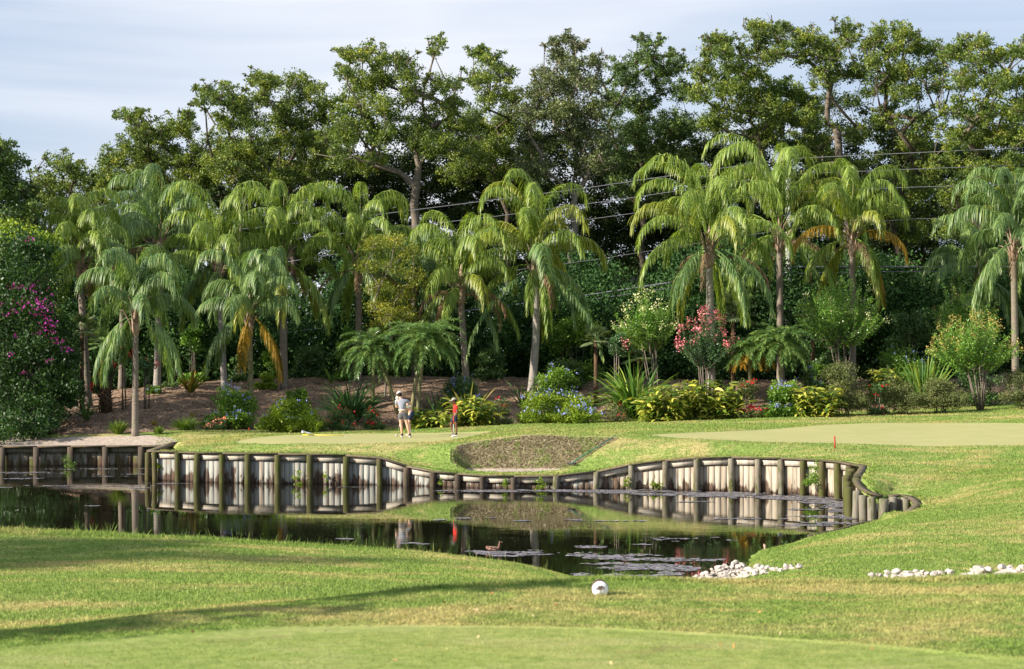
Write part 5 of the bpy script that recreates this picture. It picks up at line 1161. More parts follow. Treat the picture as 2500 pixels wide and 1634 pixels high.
# reeds by the near shore and weeds on the timber
for px, row, lab in [(185,1298,'few tall grass stalks on the near bank, leftmost'), (260,1308,'group of long grass stalks on the near bank right of the leftmost ones')]:
    straps('grass_tuft', px - 12, px + 22, row - 34, row, 35.5, M['tall_grass'], lab, n=16, width=.008, droop=.25, upright=1.2, seg=4, cat='grass')
for px, lab in [(1470,'thin reeds standing in the weed just beyond the tee, left ones'), (1510,'thin reeds standing in the weed just beyond the tee, middle ones'), (1630,'thin reeds standing in the weed just beyond the tee, right ones')]:
    D = 38.2; x = (px - 1250) / F * D; o = empty('reed', (x, D, 0), lab, 'reed', 'reeds in the near water'); n = 14
    P0 = np.stack([x + rng.normal(size=n) * .12, D + rng.normal(size=n) * .2, np.zeros(n)], 1); mb = MB(); mb.blades(P0, rng.normal(size=(n, 3)) * .18 + np.array([0, 0, 1.]), rng.uniform(.08, .26, n), .008, .12, 3); mb.build('stalk', M['tall_grass'], o, off=(x, D, 0))
for px, D, z, r, n, lab in [(725,64.8,.22,.2,260,'green weed growing at the waterline on the left half of the timber wall'), (798,64.8,.25,.12,120,'small weed on the timber wall, next right of the largest left one'), (1235,62.3,.2,.13,160,'weed on the lowest stretch of the timber wall, left one'), (1320,62.3,.15,.16,220,'weed on the lowest stretch of the timber wall, right one'),
                    (1528,62.4,.25,.13,200,'bright weed on the timber wall beside the first tall post'), (1594,62.0,.15,.12,160,'bright weed low on the timber wall, left one of a pair'), (1608,62.0,.15,.12,160,'bright weed low on the timber wall, right one of a pair'), (1984,59.4,.45,.28,800,'bushy creeper climbing the timber wall near its right end'), (1990,59.5,.82,.2,300,'creeper hanging under the cap near the right end of the timber wall'),
                    (1075,63.3,.2,.1,90,'weed beside a dark post where the timber wall dips'), (393,67.0,.45,.14,260,'ivy between the two posts at the left end of the timber wall'), (175,75.0,.25,.3,300,'dark weed at the foot of the far wall on the left')]:
    q = np.array([(px - 1250) / F * D, D - .12, z]); o = empty('wall_weed', (q[0], q[1], 0), lab, 'weed', 'weeds on the timber walls'); mb = MB()
    clump_leaves(mb, q, r, n, .055, flat=1.4, subs=8); mb.build('foliage', M['plumbago_bright' if n < 300 else 'shrub'], o, off=(q[0], q[1], 0))

def litter():
    """fallen leaves, chips and frond scraps over the mulch, a few on the turf"""
    n = 26000; X = rng.uniform(-24, 26, n); Y = rng.uniform(77, 93, n); q, _, _ = sd_poly(X, Y, MUL); ok = q > .1; X = X[ok]; Y = Y[ok]; k = len(X)
    C = np.stack([X, Y, gzv(X, Y) + .015], 1); D0 = rng.normal(size=(k, 3)) * np.array([1, 1, .35]); mb = MB(); mb.leaves(C, D0, rng.uniform(.04, .16, k), .4)
    m = leaf_mat('leaf litter', [(0, (.06, .04, .03)), (.4, (.20, .13, .09)), (.8, (.42, .30, .20)), (1, (.60, .50, .38))], .1, .85, .15, .2)
    tag(mb.build('leaf_litter', m), kind='stuff')
    n = 46; X = []; Y = []
    while len(X) < n:
        d = random.uniform(11.8, 16.4); p = random.uniform(0, 2500); X.append((p - 1250) / F * d); Y.append(d)
    X = np.array(X); Y = np.array(Y); C = np.stack([X, Y, gzv(X, Y) + .016], 1); mb = MB(); mb.leaves(C, rng.normal(size=(n, 3)) * np.array([1, 1, .3]), rng.uniform(.018, .045, n), .6)
    m = leaf_mat('fallen leaf', [(0, (.25, .10, .05)), (.6, (.55, .35, .12)), (1, (.65, .55, .40))], .1, .85, .15, .0); tag(mb.build('fallen_leaves', m), kind='stuff')
litter()
# ================================================================== PEOPLE
def skinned(name, J, E, mat, parent, root=None, sub=2):
    me = bpy.data.meshes.new(name); bm = bmesh.new(); sl = bm.verts.layers.skin.verify(); vs = {}
    for k, v in J.items():
        b = bm.verts.new(v[:3]); r = v[3]; b[sl].radius = (r, v[4] if len(v) > 4 else r); vs[k] = b
    bm.verts.ensure_lookup_table()
    for a, b in E: bm.edges.new((vs[a], vs[b]))
    vs[root or list(J)[0]][sl].use_root = True
    bm.to_mesh(me); bm.free(); o = bpy.data.objects.new(name, me); COL.objects.link(o); me.materials.append(mat); o.parent = parent
    m = o.modifiers.new('skin', 'SKIN'); m.branch_smoothing = .6; m.use_smooth_shade = True
    m = o.modifiers.new('sub', 'SUBSURF'); m.levels = sub; m.render_levels = sub
    return o
def chain(*ks): return list(zip(ks[:-1], ks[1:]))
def add_hand(J, E, wrist, palm, d, side):
    """palm and five unequal bent fingers; d finger direction, side thumb direction"""
    d = unit(d); side = unit(side); p = np.array(J[palm][:3])
    for k, (off, ln) in enumerate([(-.024, .062), (-.008, .074), (.008, .078), (.024, .070)]):
        b = p + d * .035 + side * off; c = b + d * ln * .5 + np.array([0, 0, -.012]); e = c + d * ln * .4 + np.array([0, 0, -.026])
        n = '%s_f%d' % (palm, k); J[n + 'a'] = (*b, .0095); J[n + 'b'] = (*c, .009); J[n + 'c'] = (*e, .0075); E += [(palm, n + 'a'), (n + 'a', n + 'b'), (n + 'b', n + 'c')]
    b = p + side * .042 + d * .0; c = b + side * .018 + d * .035; J[palm + '_ta'] = (*b, .011); J[palm + '_tb'] = (*c, .009); E += [(palm, palm + '_ta'), (palm + '_ta', palm + '_tb')]
def sphere_bits(name, c, r, mat, parent, cut=None, rot=None, seg=18):
    bm = bmesh.new(); bmesh.ops.create_uvsphere(bm, u_segments=seg, v_segments=seg // 2 + 3, radius=1)
    if cut is not None: bmesh.ops.delete(bm, geom=[v for v in bm.verts if v.co.z < cut], context='VERTS')
    for v in bm.verts: v.co = Vector((v.co.x * r[0], v.co.y * r[1], v.co.z * r[2]))
    if rot is not None: bmesh.ops.rotate(bm, verts=bm.verts, matrix=rot)
    bmesh.ops.translate(bm, verts=bm.verts, vec=c)
    me = bpy.data.meshes.new(name); bm.to_mesh(me); bm.free(); me.polygons.foreach_set('use_smooth', [True] * len(me.polygons)); me.materials.append(mat)
    o = bpy.data.objects.new(name, me); COL.objects.link(o); o.parent = parent; return o
def cap_obj(parent, c, facing, tilt, mat, brim_len=.10, crown=(.095, .105, .088)):
    """baseball cap: crown shell and a curved brim in the direction the head faces"""
    bm = bmesh.new(); bmesh.ops.create_uvsphere(bm, u_segments=20, v_segments=12, radius=1); bmesh.ops.delete(bm, geom=[v for v in bm.verts if v.co.z < -.12], context='VERTS')
    for v in bm.verts: v.co = Vector((v.co.x * crown[1], v.co.y * crown[0], v.co.z * crown[2]))
    th = np.linspace(-1.05, 1.05, 11); inner = [bm.verts.new((math.cos(t) * crown[1] * .96, math.sin(t) * crown[0], -.004 - .010 * t * t)) for t in th]
    outer = [bm.verts.new((math.cos(t) * crown[1] * .96 + brim_len * math.cos(t) ** .6, math.sin(t) * crown[0] * 1.02, -.018 - .022 * t * t)) for t in th]
    for i in range(10): bm.faces.new((inner[i], inner[i + 1], outer[i + 1], outer[i]))
    bmesh.ops.create_uvsphere(bm, u_segments=6, v_segments=4, radius=.010, matrix=Matrix.Translation((0, 0, crown[2])))
    Rm = Matrix.Rotation(facing, 4, 'Z') @ Matrix.Rotation(tilt, 4, 'Y'); bmesh.ops.rotate(bm, verts=bm.verts, matrix=Rm.to_3x3()); bmesh.ops.translate(bm, verts=bm.verts, vec=c)
    me = bpy.data.meshes.new('cap'); bm.to_mesh(me); bm.free(); me.polygons.foreach_set('use_smooth', [True] * len(me.polygons)); me.materials.append(mat)
    o = bpy.data.objects.new('cap', me); COL.objects.link(o); o.parent = parent; m = o.modifiers.new('thick', 'SOLIDIFY'); m.thickness = .004; return o
skinA = plain('skin light', (.62, .36, .25), .5, .35); skinC = plain('skin brown', (.16, .075, .045), .5, .35)
cl = dict(white=plain('white cloth', (.78, .78, .80), .8, .2), greyshirt=plain('grey shirt', (.25, .265, .32), .8, .2, .12, 12), greyshort=plain('grey shorts', (.12, .125, .135), .8, .2, .15, 12), navy=plain('navy cloth', (.012, .022, .05), .8, .2, .2, 12),
          red=plain('red shirt', (.72, .035, .03), .75, .2, .12, 12), black=plain('black cloth', (.015, .015, .018), .8, .2), felt=plain('grey cap', (.34, .33, .28), .85, .2), hair=plain('dark hair', (.02, .014, .010), .7, .3),
          steel=plain('steel', (.6, .6, .62), .25, .6, metal=.9), belt=plain('belt', (.62, .60, .55), .7, .2), redgrip=plain('red grip', (.6, .05, .04), .6, .3), eye=plain('eye', (.03, .02, .02), .2, .5), shoe=plain('pale shoe', (.62, .63, .66), .6, .3))
GZ = 1.15
def face(J, E, head, f):
    """nose, chin, brow on the head; f = direction of the face"""
    h = np.array(J[head][:3]); f = unit(f); J['nose'] = (*(h + f * .098 + [0, 0, -.01]), .012); J['chin'] = (*(h + f * .062 + [0, 0, -.085]), .028); E += [(head, 'nose'), (head, 'chin')]
    s = unit(np.cross(f, [0, 0, 1]))
    for q, k in ((1, 'ear_a'), (-1, 'ear_b')): J[k] = (*(h + s * q * .088 + [0, 0, -.01]), .018); E.append((head, k))
    return h, f, s
def shoes(o, feet, mat, sole=None):
    for (ax, ay, az), (tx, ty) in feet:
        hx, hy = ax - (tx - ax) * .28, ay - (ty - ay) * .28
        skinned('shoe', {'h': (hx, hy, .045, .043), 'm': ((ax + tx) / 2, (ay + ty) / 2, .042, .045), 't': (tx, ty, .032, .034), 'a': (ax, ay, .085, .040)}, [('h', 'm'), ('m', 't'), ('m', 'a')], mat, o)
def person_a():
    D = 72.6; x0 = (982 - 1250) / F * D; o = empty('person', (x0, D, gz(x0, D)), 'golfer seen from behind in pale grey shirt and dark grey shorts, head bowed', 'person')
    J = {'pelvis': (.02, 0, .93, .125), 'waist': (.015, 0, 1.05, .108), 'chest': (-.01, .02, 1.25, .135), 'nb': (-.04, .06, 1.41, .07), 'neck': (-.07, .09, 1.47, .05), 'head': (-.11, .14, 1.56, .086), 'top': (-.12, .15, 1.62, .072),
         'sr': (.16, .03, 1.37, .058), 'er': (.325, .10, 1.22, .040), 'wr': (.225, .23, 1.215, .027), 'hr': (.17, .27, 1.21, .030), 'sl': (-.19, .04, 1.36, .058), 'el': (-.225, .11, 1.11, .040), 'wl': (-.11, .28, 1.13, .027), 'hl': (-.06, .32, 1.14, .030),
         'pr': (.105, 0, .86, .098), 'kr': (.175, -.01, .50, .057), 'cr': (.215, -.03, .36, .056), 'ar': (.275, 0, .10, .037), 'fr': (.33, .09, .035, .032), 'pl': (-.07, 0, .86, .098), 'kl': (-.045, -.01, .50, .056), 'cl': (-.03, -.03, .36, .055), 'al': (.0, 0, .10, .037), 'fl': (-.06, .13, .035, .032)}
    E = chain('pelvis', 'waist', 'chest', 'nb', 'neck', 'head', 'top') + chain('chest', 'sr', 'er', 'wr', 'hr') + chain('chest', 'sl', 'el', 'wl', 'hl') + chain('pelvis', 'pr', 'kr', 'cr', 'ar', 'fr') + chain('pelvis', 'pl', 'kl', 'cl', 'al', 'fl')
    add_hand(J, E, 'wr', 'hr', (-.8, .3, -.2), (0, .3, 1)); add_hand(J, E, 'wl', 'hl', (.8, .3, -.1), (0, .3, 1)); face(J, E, 'head', (-.45, .75, -.45))
    skinned('body', J, E, skinA, o, 'pelvis')
    skinned('shirt', {'w': (.015, 0, 1.0, .148), 'm': (.005, .01, 1.12, .142), 'c': (-.01, .02, 1.27, .158), 'n': (-.04, .055, 1.42, .082), 'sr': (.155, .03, 1.36, .082), 'ur': (.265, .075, 1.27, .072), 'sl': (-.185, .04, 1.35, .082), 'ul': (-.215, .085, 1.20, .074)}, chain('w', 'm', 'c', 'n') + chain('c', 'sr', 'ur') + chain('c', 'sl', 'ul'), cl['greyshirt'], o, 'c')
    skinned('collar', {'a': (-.045, .06, 1.42, .07), 'b': (-.06, .08, 1.46, .066)}, [('a', 'b')], cl['greyshirt'], o)
    skinned('shorts', {'w': (.02, 0, 1.0, .150), 'p': (.02, 0, .90, .150), 'pr': (.115, 0, .80, .118), 'hr': (.155, 0, .60, .098), 'pl': (-.075, 0, .80, .118), 'hl': (-.06, 0, .61, .098)}, chain('w', 'p', 'pr', 'hr') + chain('p', 'pl', 'hl'), cl['greyshort'], o, 'p')
    mb = MB(); mb.tube([(.018, 0, .995), (.018, 0, 1.03)], .158, 20, .5); mb.build('belt', cl['belt'], o, True)
    shoes(o, [((.275, 0, .1), (.34, .10)), ((.0, 0, .1), (-.06, .13))], cl['shoe'])
    for ax in (.275, .0): mb = MB(); mb.tube([(ax, 0, .085), (ax - .004, 0, .16)], .043, 12, .5); mb.build('sock', cl['black'], o, True)
    sphere_bits('hair', (-.105, .115, 1.575), (.088, .092, .10), cl['hair'], o)
    cap_obj(o, (-.12, .155, 1.605), math.atan2(.75, -.45), .45, cl['white'])
def person_b():
    D = 74.4; x0 = (992 - 1250) / F * D; o = empty('person', (x0, D, gz(x0, D)), 'golfer in white cap and navy shorts bending, mostly hidden behind the one in grey', 'person')
    J = {'pelvis': (.22, 0, .90, .13), 'waist': (.15, 0, 1.03, .11), 'chest': (-.01, 0, 1.19, .135), 'nb': (-.14, 0, 1.30, .07), 'neck': (-.20, 0, 1.35, .05), 'head': (-.29, -.02, 1.40, .086), 'top': (-.31, -.02, 1.46, .074),
         'sr': (-.06, -.17, 1.22, .055), 'er': (-.12, -.16, .98, .04), 'wr': (-.17, -.06, .82, .028), 'hr': (-.18, -.03, .79, .03), 'sl': (-.06, .17, 1.22, .055), 'el': (-.12, .16, .98, .04), 'wl': (-.17, .06, .84, .028), 'hl': (-.18, .02, .80, .03),
         'pr': (.18, -.10, .84, .095), 'kr': (.08, -.12, .48, .056), 'cr': (.12, -.12, .34, .055), 'ar': (.12, -.12, .10, .037), 'fr': (-.02, -.14, .035, .032), 'pl': (.18, .10, .84, .095), 'kl': (.08, .12, .48, .056), 'cl': (.12, .12, .34, .055), 'al': (.12, .12, .10, .037), 'fl': (-.02, .14, .035, .032)}
    E = chain('pelvis', 'waist', 'chest', 'nb', 'neck', 'head', 'top') + chain('chest', 'sr', 'er', 'wr', 'hr') + chain('chest', 'sl', 'el', 'wl', 'hl') + chain('pelvis', 'pr', 'kr', 'cr', 'ar', 'fr') + chain('pelvis', 'pl', 'kl', 'cl', 'al', 'fl')
    add_hand(J, E, 'wr', 'hr', (-.3, .4, -.7), (-.8, 0, 0)); add_hand(J, E, 'wl', 'hl', (-.3, -.4, -.7), (-.8, 0, 0)); face(J, E, 'head', (-.75, -.1, -.6))
    skinned('body', J, E, skinA, o, 'pelvis')
    skinned('shirt', {'w': (.19, 0, .99, .148), 'c': (.0, 0, 1.19, .158), 'n': (-.14, 0, 1.30, .082), 'sr': (-.06, -.17, 1.21, .08), 'ur': (-.095, -.17, 1.07, .07), 'sl': (-.06, .17, 1.21, .08), 'ul': (-.095, .17, 1.07, .07)}, chain('w', 'c', 'n') + chain('c', 'sr', 'ur') + chain('c', 'sl', 'ul'), cl['white'], o, 'c')
    skinned('shorts', {'w': (.20, 0, .99, .150), 'p': (.23, 0, .88, .160), 'pr': (.17, -.11, .76, .118), 'hr': (.10, -.12, .56, .10), 'pl': (.17, .11, .76, .118), 'hl': (.10, .12, .56, .10)}, chain('w', 'p', 'pr', 'hr') + chain('p', 'pl', 'hl'), cl['navy'], o, 'p')
    shoes(o, [((.12, -.12, .1), (-.03, -.15)), ((.12, .12, .1), (-.03, .15))], cl['white'])
    for ay in (-.12, .12): mb = MB(); mb.tube([(.12, ay, .085), (.122, ay, .23)], .046, 12, .5); mb.build('sock', cl['white'], o, True)
    cap_obj(o, (-.30, -.02, 1.44), math.atan2(-.1, -.75), .75, cl['white'])
    p = empty('putter', (x0, D, gz(x0, D)), 'putter reaching down to the left in front of the bent golfer', 'golf club'); mb = MB(); mb.tube([(-.165, 0, .90), (-.19, 0, .72)], .014, 8, .5); mb.build('grip', cl['black'], p, True)
    mb = MB(); mb.tube([(-.19, 0, .72), (-.335, -.02, .03)], .008, 6, .5); mb.build('shaft', cl['steel'], p, True); mb = MB(); mb.box((-.36, -.02, .018), (.055, .02, .014), .1); mb.build('club_head', cl['steel'], p)
def person_c():
    D = 72.4; x0 = (1109 - 1250) / F * D; o = empty('person', (x0, D, gz(x0, D)), 'kid in a red shirt, navy shorts and grey cap standing on the green', 'person')
    J = {'pelvis': (.05, 0, .80, .105), 'waist': (.045, 0, .90, .09), 'chest': (.04, 0, 1.05, .108), 'nb': (.03, 0, 1.17, .055), 'neck': (.01, 0, 1.21, .042), 'head': (-.01, -.01, 1.30, .080), 'top': (-.01, -.01, 1.36, .068),
         'sr': (.065, -.13, 1.12, .045), 'er': (.115, -.18, .90, .032), 'wr': (.02, -.21, .75, .023), 'hr': (-.01, -.215, .705, .026), 'sl': (.03, .13, 1.12, .045), 'el': (.05, .17, .92, .032), 'wl': (-.03, .15, .76, .023), 'hl': (-.05, .13, .72, .026),
         'pr': (.05, -.08, .74, .078), 'kr': (.065, -.09, .42, .045), 'cr': (.085, -.09, .30, .046), 'ar': (.075, -.09, .09, .031), 'fr': (-.04, -.11, .03, .027), 'pl': (.03, .08, .74, .078), 'kl': (-.13, .08, .43, .045), 'cl': (-.09, .08, .31, .045), 'al': (-.04, .08, .09, .031), 'fl': (-.15, .07, .03, .027)}
    E = chain('pelvis', 'waist', 'chest', 'nb', 'neck', 'head', 'top') + chain('chest', 'sr', 'er', 'wr', 'hr') + chain('chest', 'sl', 'el', 'wl', 'hl') + chain('pelvis', 'pr', 'kr', 'cr', 'ar', 'fr') + chain('pelvis', 'pl', 'kl', 'cl', 'al', 'fl')
    add_hand(J, E, 'wr', 'hr', (-.2, .1, -.8), (-.8, 0, .1)); add_hand(J, E, 'wl', 'hl', (-.4, -.4, -.6), (-.8, 0, .1)); h, f, s = face(J, E, 'head', (-.9, -.25, -.3))
    skinned('body', J, E, skinC, o, 'pelvis')
    for q in (-1, 1): sphere_bits('eye', tuple(h + f * .078 + s * q * .03 + np.array([0, 0, .005])), (.009, .009, .009), cl['eye'], o, seg=8)
    skinned('shirt', {'w': (.05, 0, .82, .122), 'm': (.045, 0, .93, .118), 'c': (.04, 0, 1.06, .125), 'n': (.03, 0, 1.17, .066), 'sr': (.065, -.13, 1.11, .064), 'ur': (.09, -.155, .99, .060), 'sl': (.03, .13, 1.11, .064), 'ul': (.04, .155, .99, .060)}, chain('w', 'm', 'c', 'n') + chain('c', 'sr', 'ur') + chain('c', 'sl', 'ul'), cl['red'], o, 'c')
    skinned('shorts', {'w': (.05, 0, .82, .115), 'p': (.05, 0, .76, .120), 'pr': (.06, -.085, .66, .092), 'hr': (.07, -.09, .50, .08), 'pl': (-.01, .08, .66, .092), 'hl': (-.10, .08, .51, .078)}, chain('w', 'p', 'pr', 'hr') + chain('p', 'pl', 'hl'), cl['navy'], o, 'p')
    shoes(o, [((.075, -.09, .09), (-.05, -.12)), ((-.04, .08, .09), (-.15, .07))], cl['white'])
    for ax, ay in ((.075, -.09), (-.04, .08)): mb = MB(); mb.tube([(ax, ay, .075), (ax + .002, ay, .14)], .036, 12, .5); mb.build('sock', cl['black'], o, True)
    sphere_bits('hair', (.012, -.01, 1.315), (.082, .082, .085), cl['hair'], o)
    cap_obj(o, (-.01, -.01, 1.345), math.atan2(-.25, -.9), .12, cl['felt'], .095, (.088, .098, .082))
    p = empty('putter', (x0, D, gz(x0, D)), 'putter with a red grip held upright by the kid in red', 'golf club'); mb = MB(); mb.tube([(-.015, -.23, .76), (-.022, -.235, .46)], .013, 8, .5); mb.build('grip', cl['redgrip'], p, True)
    mb = MB(); mb.tube([(-.022, -.235, .46), (-.035, -.24, .03)], .010, 6, .5); mb.build('shaft', cl['white'], p, True); mb = MB(); mb.box((-.06, -.24, .02), (.05, .03, .015), .1); mb.build('club_head', cl['white'], p)
person_a(); person_b(); person_c()

# ================================================================== SMALL THINGS
def flagstick():
    D = 75.3; a = np.array([(738 - 1250) / F * D, D, 0]); b = np.array([(846 - 1250) / F * D, D - .5, 0]); a[2] = gz(a[0], a[1]) + .03; b[2] = gz(b[0], b[1]) + .02
    o = empty('flagstick', tuple(a), 'white flag on a yellow stick lying flat on the left part of the green', 'golf flag'); ye = plain('yellow paint', (.75, .62, .05), .5, .4)
    mb = MB(); mb.tube([a, b], .014, 8, .5); mb.build('pole', ye, o, True, a)
    mb = MB(); n = 9; m = 5; V = []
    for i in range(n):
        for j in range(m):
            V.append(a + np.array([i / (n - 1) * .36, -.02 - j / (m - 1) * .30, .06 + .05 * math.sin(i * 1.3 + j) * (1 - i / n) + .07 * (1 - i / (n - 1))]))
    Q = [[i * m + j, (i + 1) * m + j, (i + 1) * m + j + 1, i * m + j + 1] for i in range(n - 1) for j in range(m - 1)]
    mb.add(V, Q); f = mb.build('flag', cl['white'], o, True, a); s = f.modifiers.new('thick', 'SOLIDIFY'); s.thickness = .006
    g = sphere_bits('golf_ball', (0, 0, 0), (.0214, .0214, .0214), cl['white'], None, seg=12); x = (843 - 1250) / F * 73.6; g.location = (x, 73.6, gz(x, 73.6) + .025); tag(g, 'white golf ball lying near the end of the yellow flagstick', 'golf ball')
flagstick()
redp = plain('red paint', (.42, .05, .035), .6, .3, .2, 20)
def stake(px, D, h, lab, mt=None):
    x = (px - 1250) / F * D; z = gz(x, D); mb = MB(); mb.tube([(0, 0, -.1), (.005, 0, h * .5), (-.008, 0, h - .02)], .026, 8, .5); mb.tube([(-.008, 0, h - .02), (-.008, 0, h)], [.026, .012], 8, .5); o = mb.build('stake', mt or redp, None, True); o.location = (x, D, z); tag(o, lab, 'stake', 'red hazard stakes')
stake(2038, 61.6, .40, 'red wooden stake on the lawn behind the right end of the timber wall'); stake(608, 79.6, .13, 'short red stake at the back of the green on the left'); stake(1867, 42.8, .14, 'thin faded stake on the bank just above the white rocks', plain('faded paint', (.45, .33, .25), .8, .2))
def rake():
    a = at(1396, 1143, 63.6); a[2] = gz(a[0], 63.6) + .12; bx = (1503 - 1250) / F * 65.1; b = np.array([bx, 65.1, gz(bx, 65.1) + .17])
    o = empty('bunker_rake', tuple(a), 'green handled bunker rake lying on the grass at the right end of the bunker', 'rake'); gr = plain('green paint', (.02, .22, .13), .4, .4)
    mb = MB(); mb.tube([a, b], .017, 8, .5); mb.build('handle', gr, o, True, a); mb = MB(); mb.box(a + [0, 0, -.02], (.15, .035, .028), -.55)
    for k in range(11): 
        t = (k - 5) * .027; mb.tube([a + [math.cos(-.55) * t, math.sin(-.55) * t, -.03], a + [math.cos(-.55) * t, math.sin(-.55) * t - .03, -.09]], .006, 4, .5)
    mb.build('rake_head', plain('black plastic', (.05, .05, .055), .5, .4), o, off=a)
rake()
def tee_marker():
    D = 15.45; x = (1465 - 1250) / F * D; z = gz(x, D); o = empty('tee_marker', (x, D, z), 'round white tee marker with a small brown tree emblem on its face', 'tee marker'); R0 = .066
    # body: a short stub of a round post cut flat at the foot, white disc set in its face
    def disc(r, y0, y1, cutz, mat, name):
        mb = MB(); th = np.linspace(math.asin(max(-1, cutz / r)), math.pi - math.asin(max(-1, cutz / r)), 41); P = [(math.cos(t) * r, math.sin(t) * r) for t in th]; n = len(P)
        V = [(a, y0, b) for a, b in P] + [(a, y1, b) for a, b in P]; Q = [[i, (i + 1) % n, n + (i + 1) % n, n + i] for i in range(n)]; V += [(0, y0, 0), (0, y1, 0)]
        T = [[2 * n, (i + 1) % n, i] for i in range(n)] + [[2 * n + 1, n + i, n + (i + 1) % n] for i in range(n)]; mb.add(V, Q, T); q = mb.build(name, mat, o); q.location = (0, 0, .047); return q
    disc(R0, -.02, .09, -.047, plain('brown rim', (.10, .05, .035), .6, .3), 'rim'); disc(R0 * .945, -.026, -.0202, -.0455, plain('white enamel', (.92, .92, .94), .35, .5), 'face')
    mb = MB()
    for k in range(120):
        a = rng.random() * math.pi; r = math.sqrt(rng.random()); u = math.cos(a) * r * .036; v = math.sin(a) * r * .034; s = rng.uniform(.0016, .0030)
        if abs(u) < .002 and v < .004: continue
        mb.box((u, -.0275, v - .002), (s, .0008, s), 0)
    for q in ([(0, -.0275, -.034), (0, -.0275, -.004)], [(0, -.0275, -.010), (.012, -.0275, .006)], [(0, -.0275, -.010), (-.012, -.0275, .006)]): mb.tube(q, [.0022, .0012], 5, .5)
    e = mb.build('tree_emblem', plain('emblem brown', (.22, .15, .13), .6, .3), o); e.location = (0, 0, .047)
tee_marker()
def duck():
    D = DW(1346); x = (1205 - 1250) / F * D; o = empty('duck', (x, D, 0), 'brown duck swimming among the weed, facing right with its neck upright', 'duck')
    dk, _nt, bs, _o = mat_new('brown feathers'); n = noise(_nt, 24, 4, coords(_nt)); _nt.links.new(ramp(_nt, n, [(.35, (.07, .035, .022)), (.5, (.20, .10, .065)), (.65, (.36, .24, .17))]), bs.inputs['Base Color']); bs.inputs['Roughness'].default_value = .8
    skinned('body', {'b': (.0, 0, .045, .075, .06), 'r': (-.09, 0, .06, .06, .055), 't': (-.17, 0, .095, .02, .03), 'c': (.09, 0, .05, .058), 'n0': (.125, 0, .10, .030), 'n1': (.125, 0, .165, .021), 'h': (.135, 0, .205, .028), 'f': (.155, 0, .203, .02)}, chain('t', 'r', 'b', 'c', 'n0', 'n1', 'h', 'f'), dk, o, 'b')
    skinned('bill', {'a': (.165, 0, .198, .013, .016), 'b': (.20, 0, .190, .006, .012)}, [('a', 'b')], plain('bill', (.25, .17, .07), .5, .3), o)
    for s in (-1, 1): skinned('wing', {'a': (.05, s * .058, .075, .03, .012), 'b': (-.05, s * .062, .085, .034, .012), 'c': (-.14, s * .03, .105, .012, .006)}, chain('a', 'b', 'c'), dk, o, 'b'); sphere_bits('eye', (.143, s * .024, .212), (.004, .003, .004), cl['eye'], o, seg=6)
duck()
def rocks():
    m, nt, bs, out = mat_new('pale limestone'); n = noise(nt, 9, 5, coords(nt), .7); nt.links.new(ramp(nt, n, [(.3, (.16, .13, .11)), (.45, (.42, .36, .31)), (.7, (.66, .60, .54))]), bs.inputs['Base Color']); bs.inputs['Roughness'].default_value = .85; bump(nt, bs, n, .6, .02)
    var = []
    for k in range(7):
        bm = bmesh.new(); bmesh.ops.create_icosphere(bm, subdivisions=3, radius=1); r = np.random.default_rng(k + 40)
        pl = [(unit(r.normal(size=3)), r.uniform(.55, .85)) for _ in range(12)]
        for v in bm.verts:
            p = np.array(v.co)
            for d_, h_ in pl:
                e = p @ d_ - h_
                if e > 0: p = p - d_ * e * .93
            v.co = Vector(p * np.array([1.15, .9, .75]))
        me = bpy.data.meshes.new('rock'); bm.to_mesh(me); bm.free(); me.materials.append(m); var.append(me)
    def put(px, D, z, s, lab, grp):
        o = bpy.data.objects.new('rock', random.choice(var)); COL.objects.link(o); o.location = ((px - 1250) / F * D, D, z); o.scale = (s * random.uniform(.8, 1.2), s, s * random.uniform(.8, 1.15)); o.rotation_euler = (random.uniform(-.5, .5), random.uniform(-.5, .5), random.uniform(0, 6.28)); tag(o, lab, 'rock', grp)
    A = [(1650,1409),(1700,1395),(1752,1379),(1795,1360),(1815,1362),(1812,1378),(1850,1386),(1885,1397),(1960,1401),(1960,1408)]
    k = 0
    while k < 205:
        px = random.uniform(1650, 1960); row = random.uniform(1360, 1412)
        if sd_poly(np.array([px]), np.array([row]), A)[0][0] < 0: continue
        D = DW(row, .10); x = (px - 1250) / F * D; z = max(gz(x, D), 0) + random.uniform(.0, .05); put(px, D, z - .01, random.uniform(.022, .082), 'pale limestone rock in the heap spilling into the water at the near right bank', 'heap of pale rocks at the water'); k += 1
    for k in range(90):
        px = random.choice([random.uniform(2180, 2530), random.uniform(2350, 2530), random.uniform(2120, 2300)]); D = random.uniform(34.2, 35.4); x = (px - 1250) / F * D
        put(px, D, gz(x, D) + random.uniform(.02, .08), random.uniform(.05, .10) * (1 if px > 2180 else .6), 'pale limestone rock in the row along the foot of the right bank', 'row of pale rocks behind the tee')
rocks()
b = spot(1620, 1021, 82.0); o = sphere_bits('boulder', (0, 0, 0), (.19, .14, .10), plain('tan boulder', (.36, .28, .20), .85, .2, .3, 6), None, seg=14); o.location = tuple(b + [0, 0, .05]); tag(o, 'small rounded tan boulder under the front of the wide yellow ginger', 'boulder')

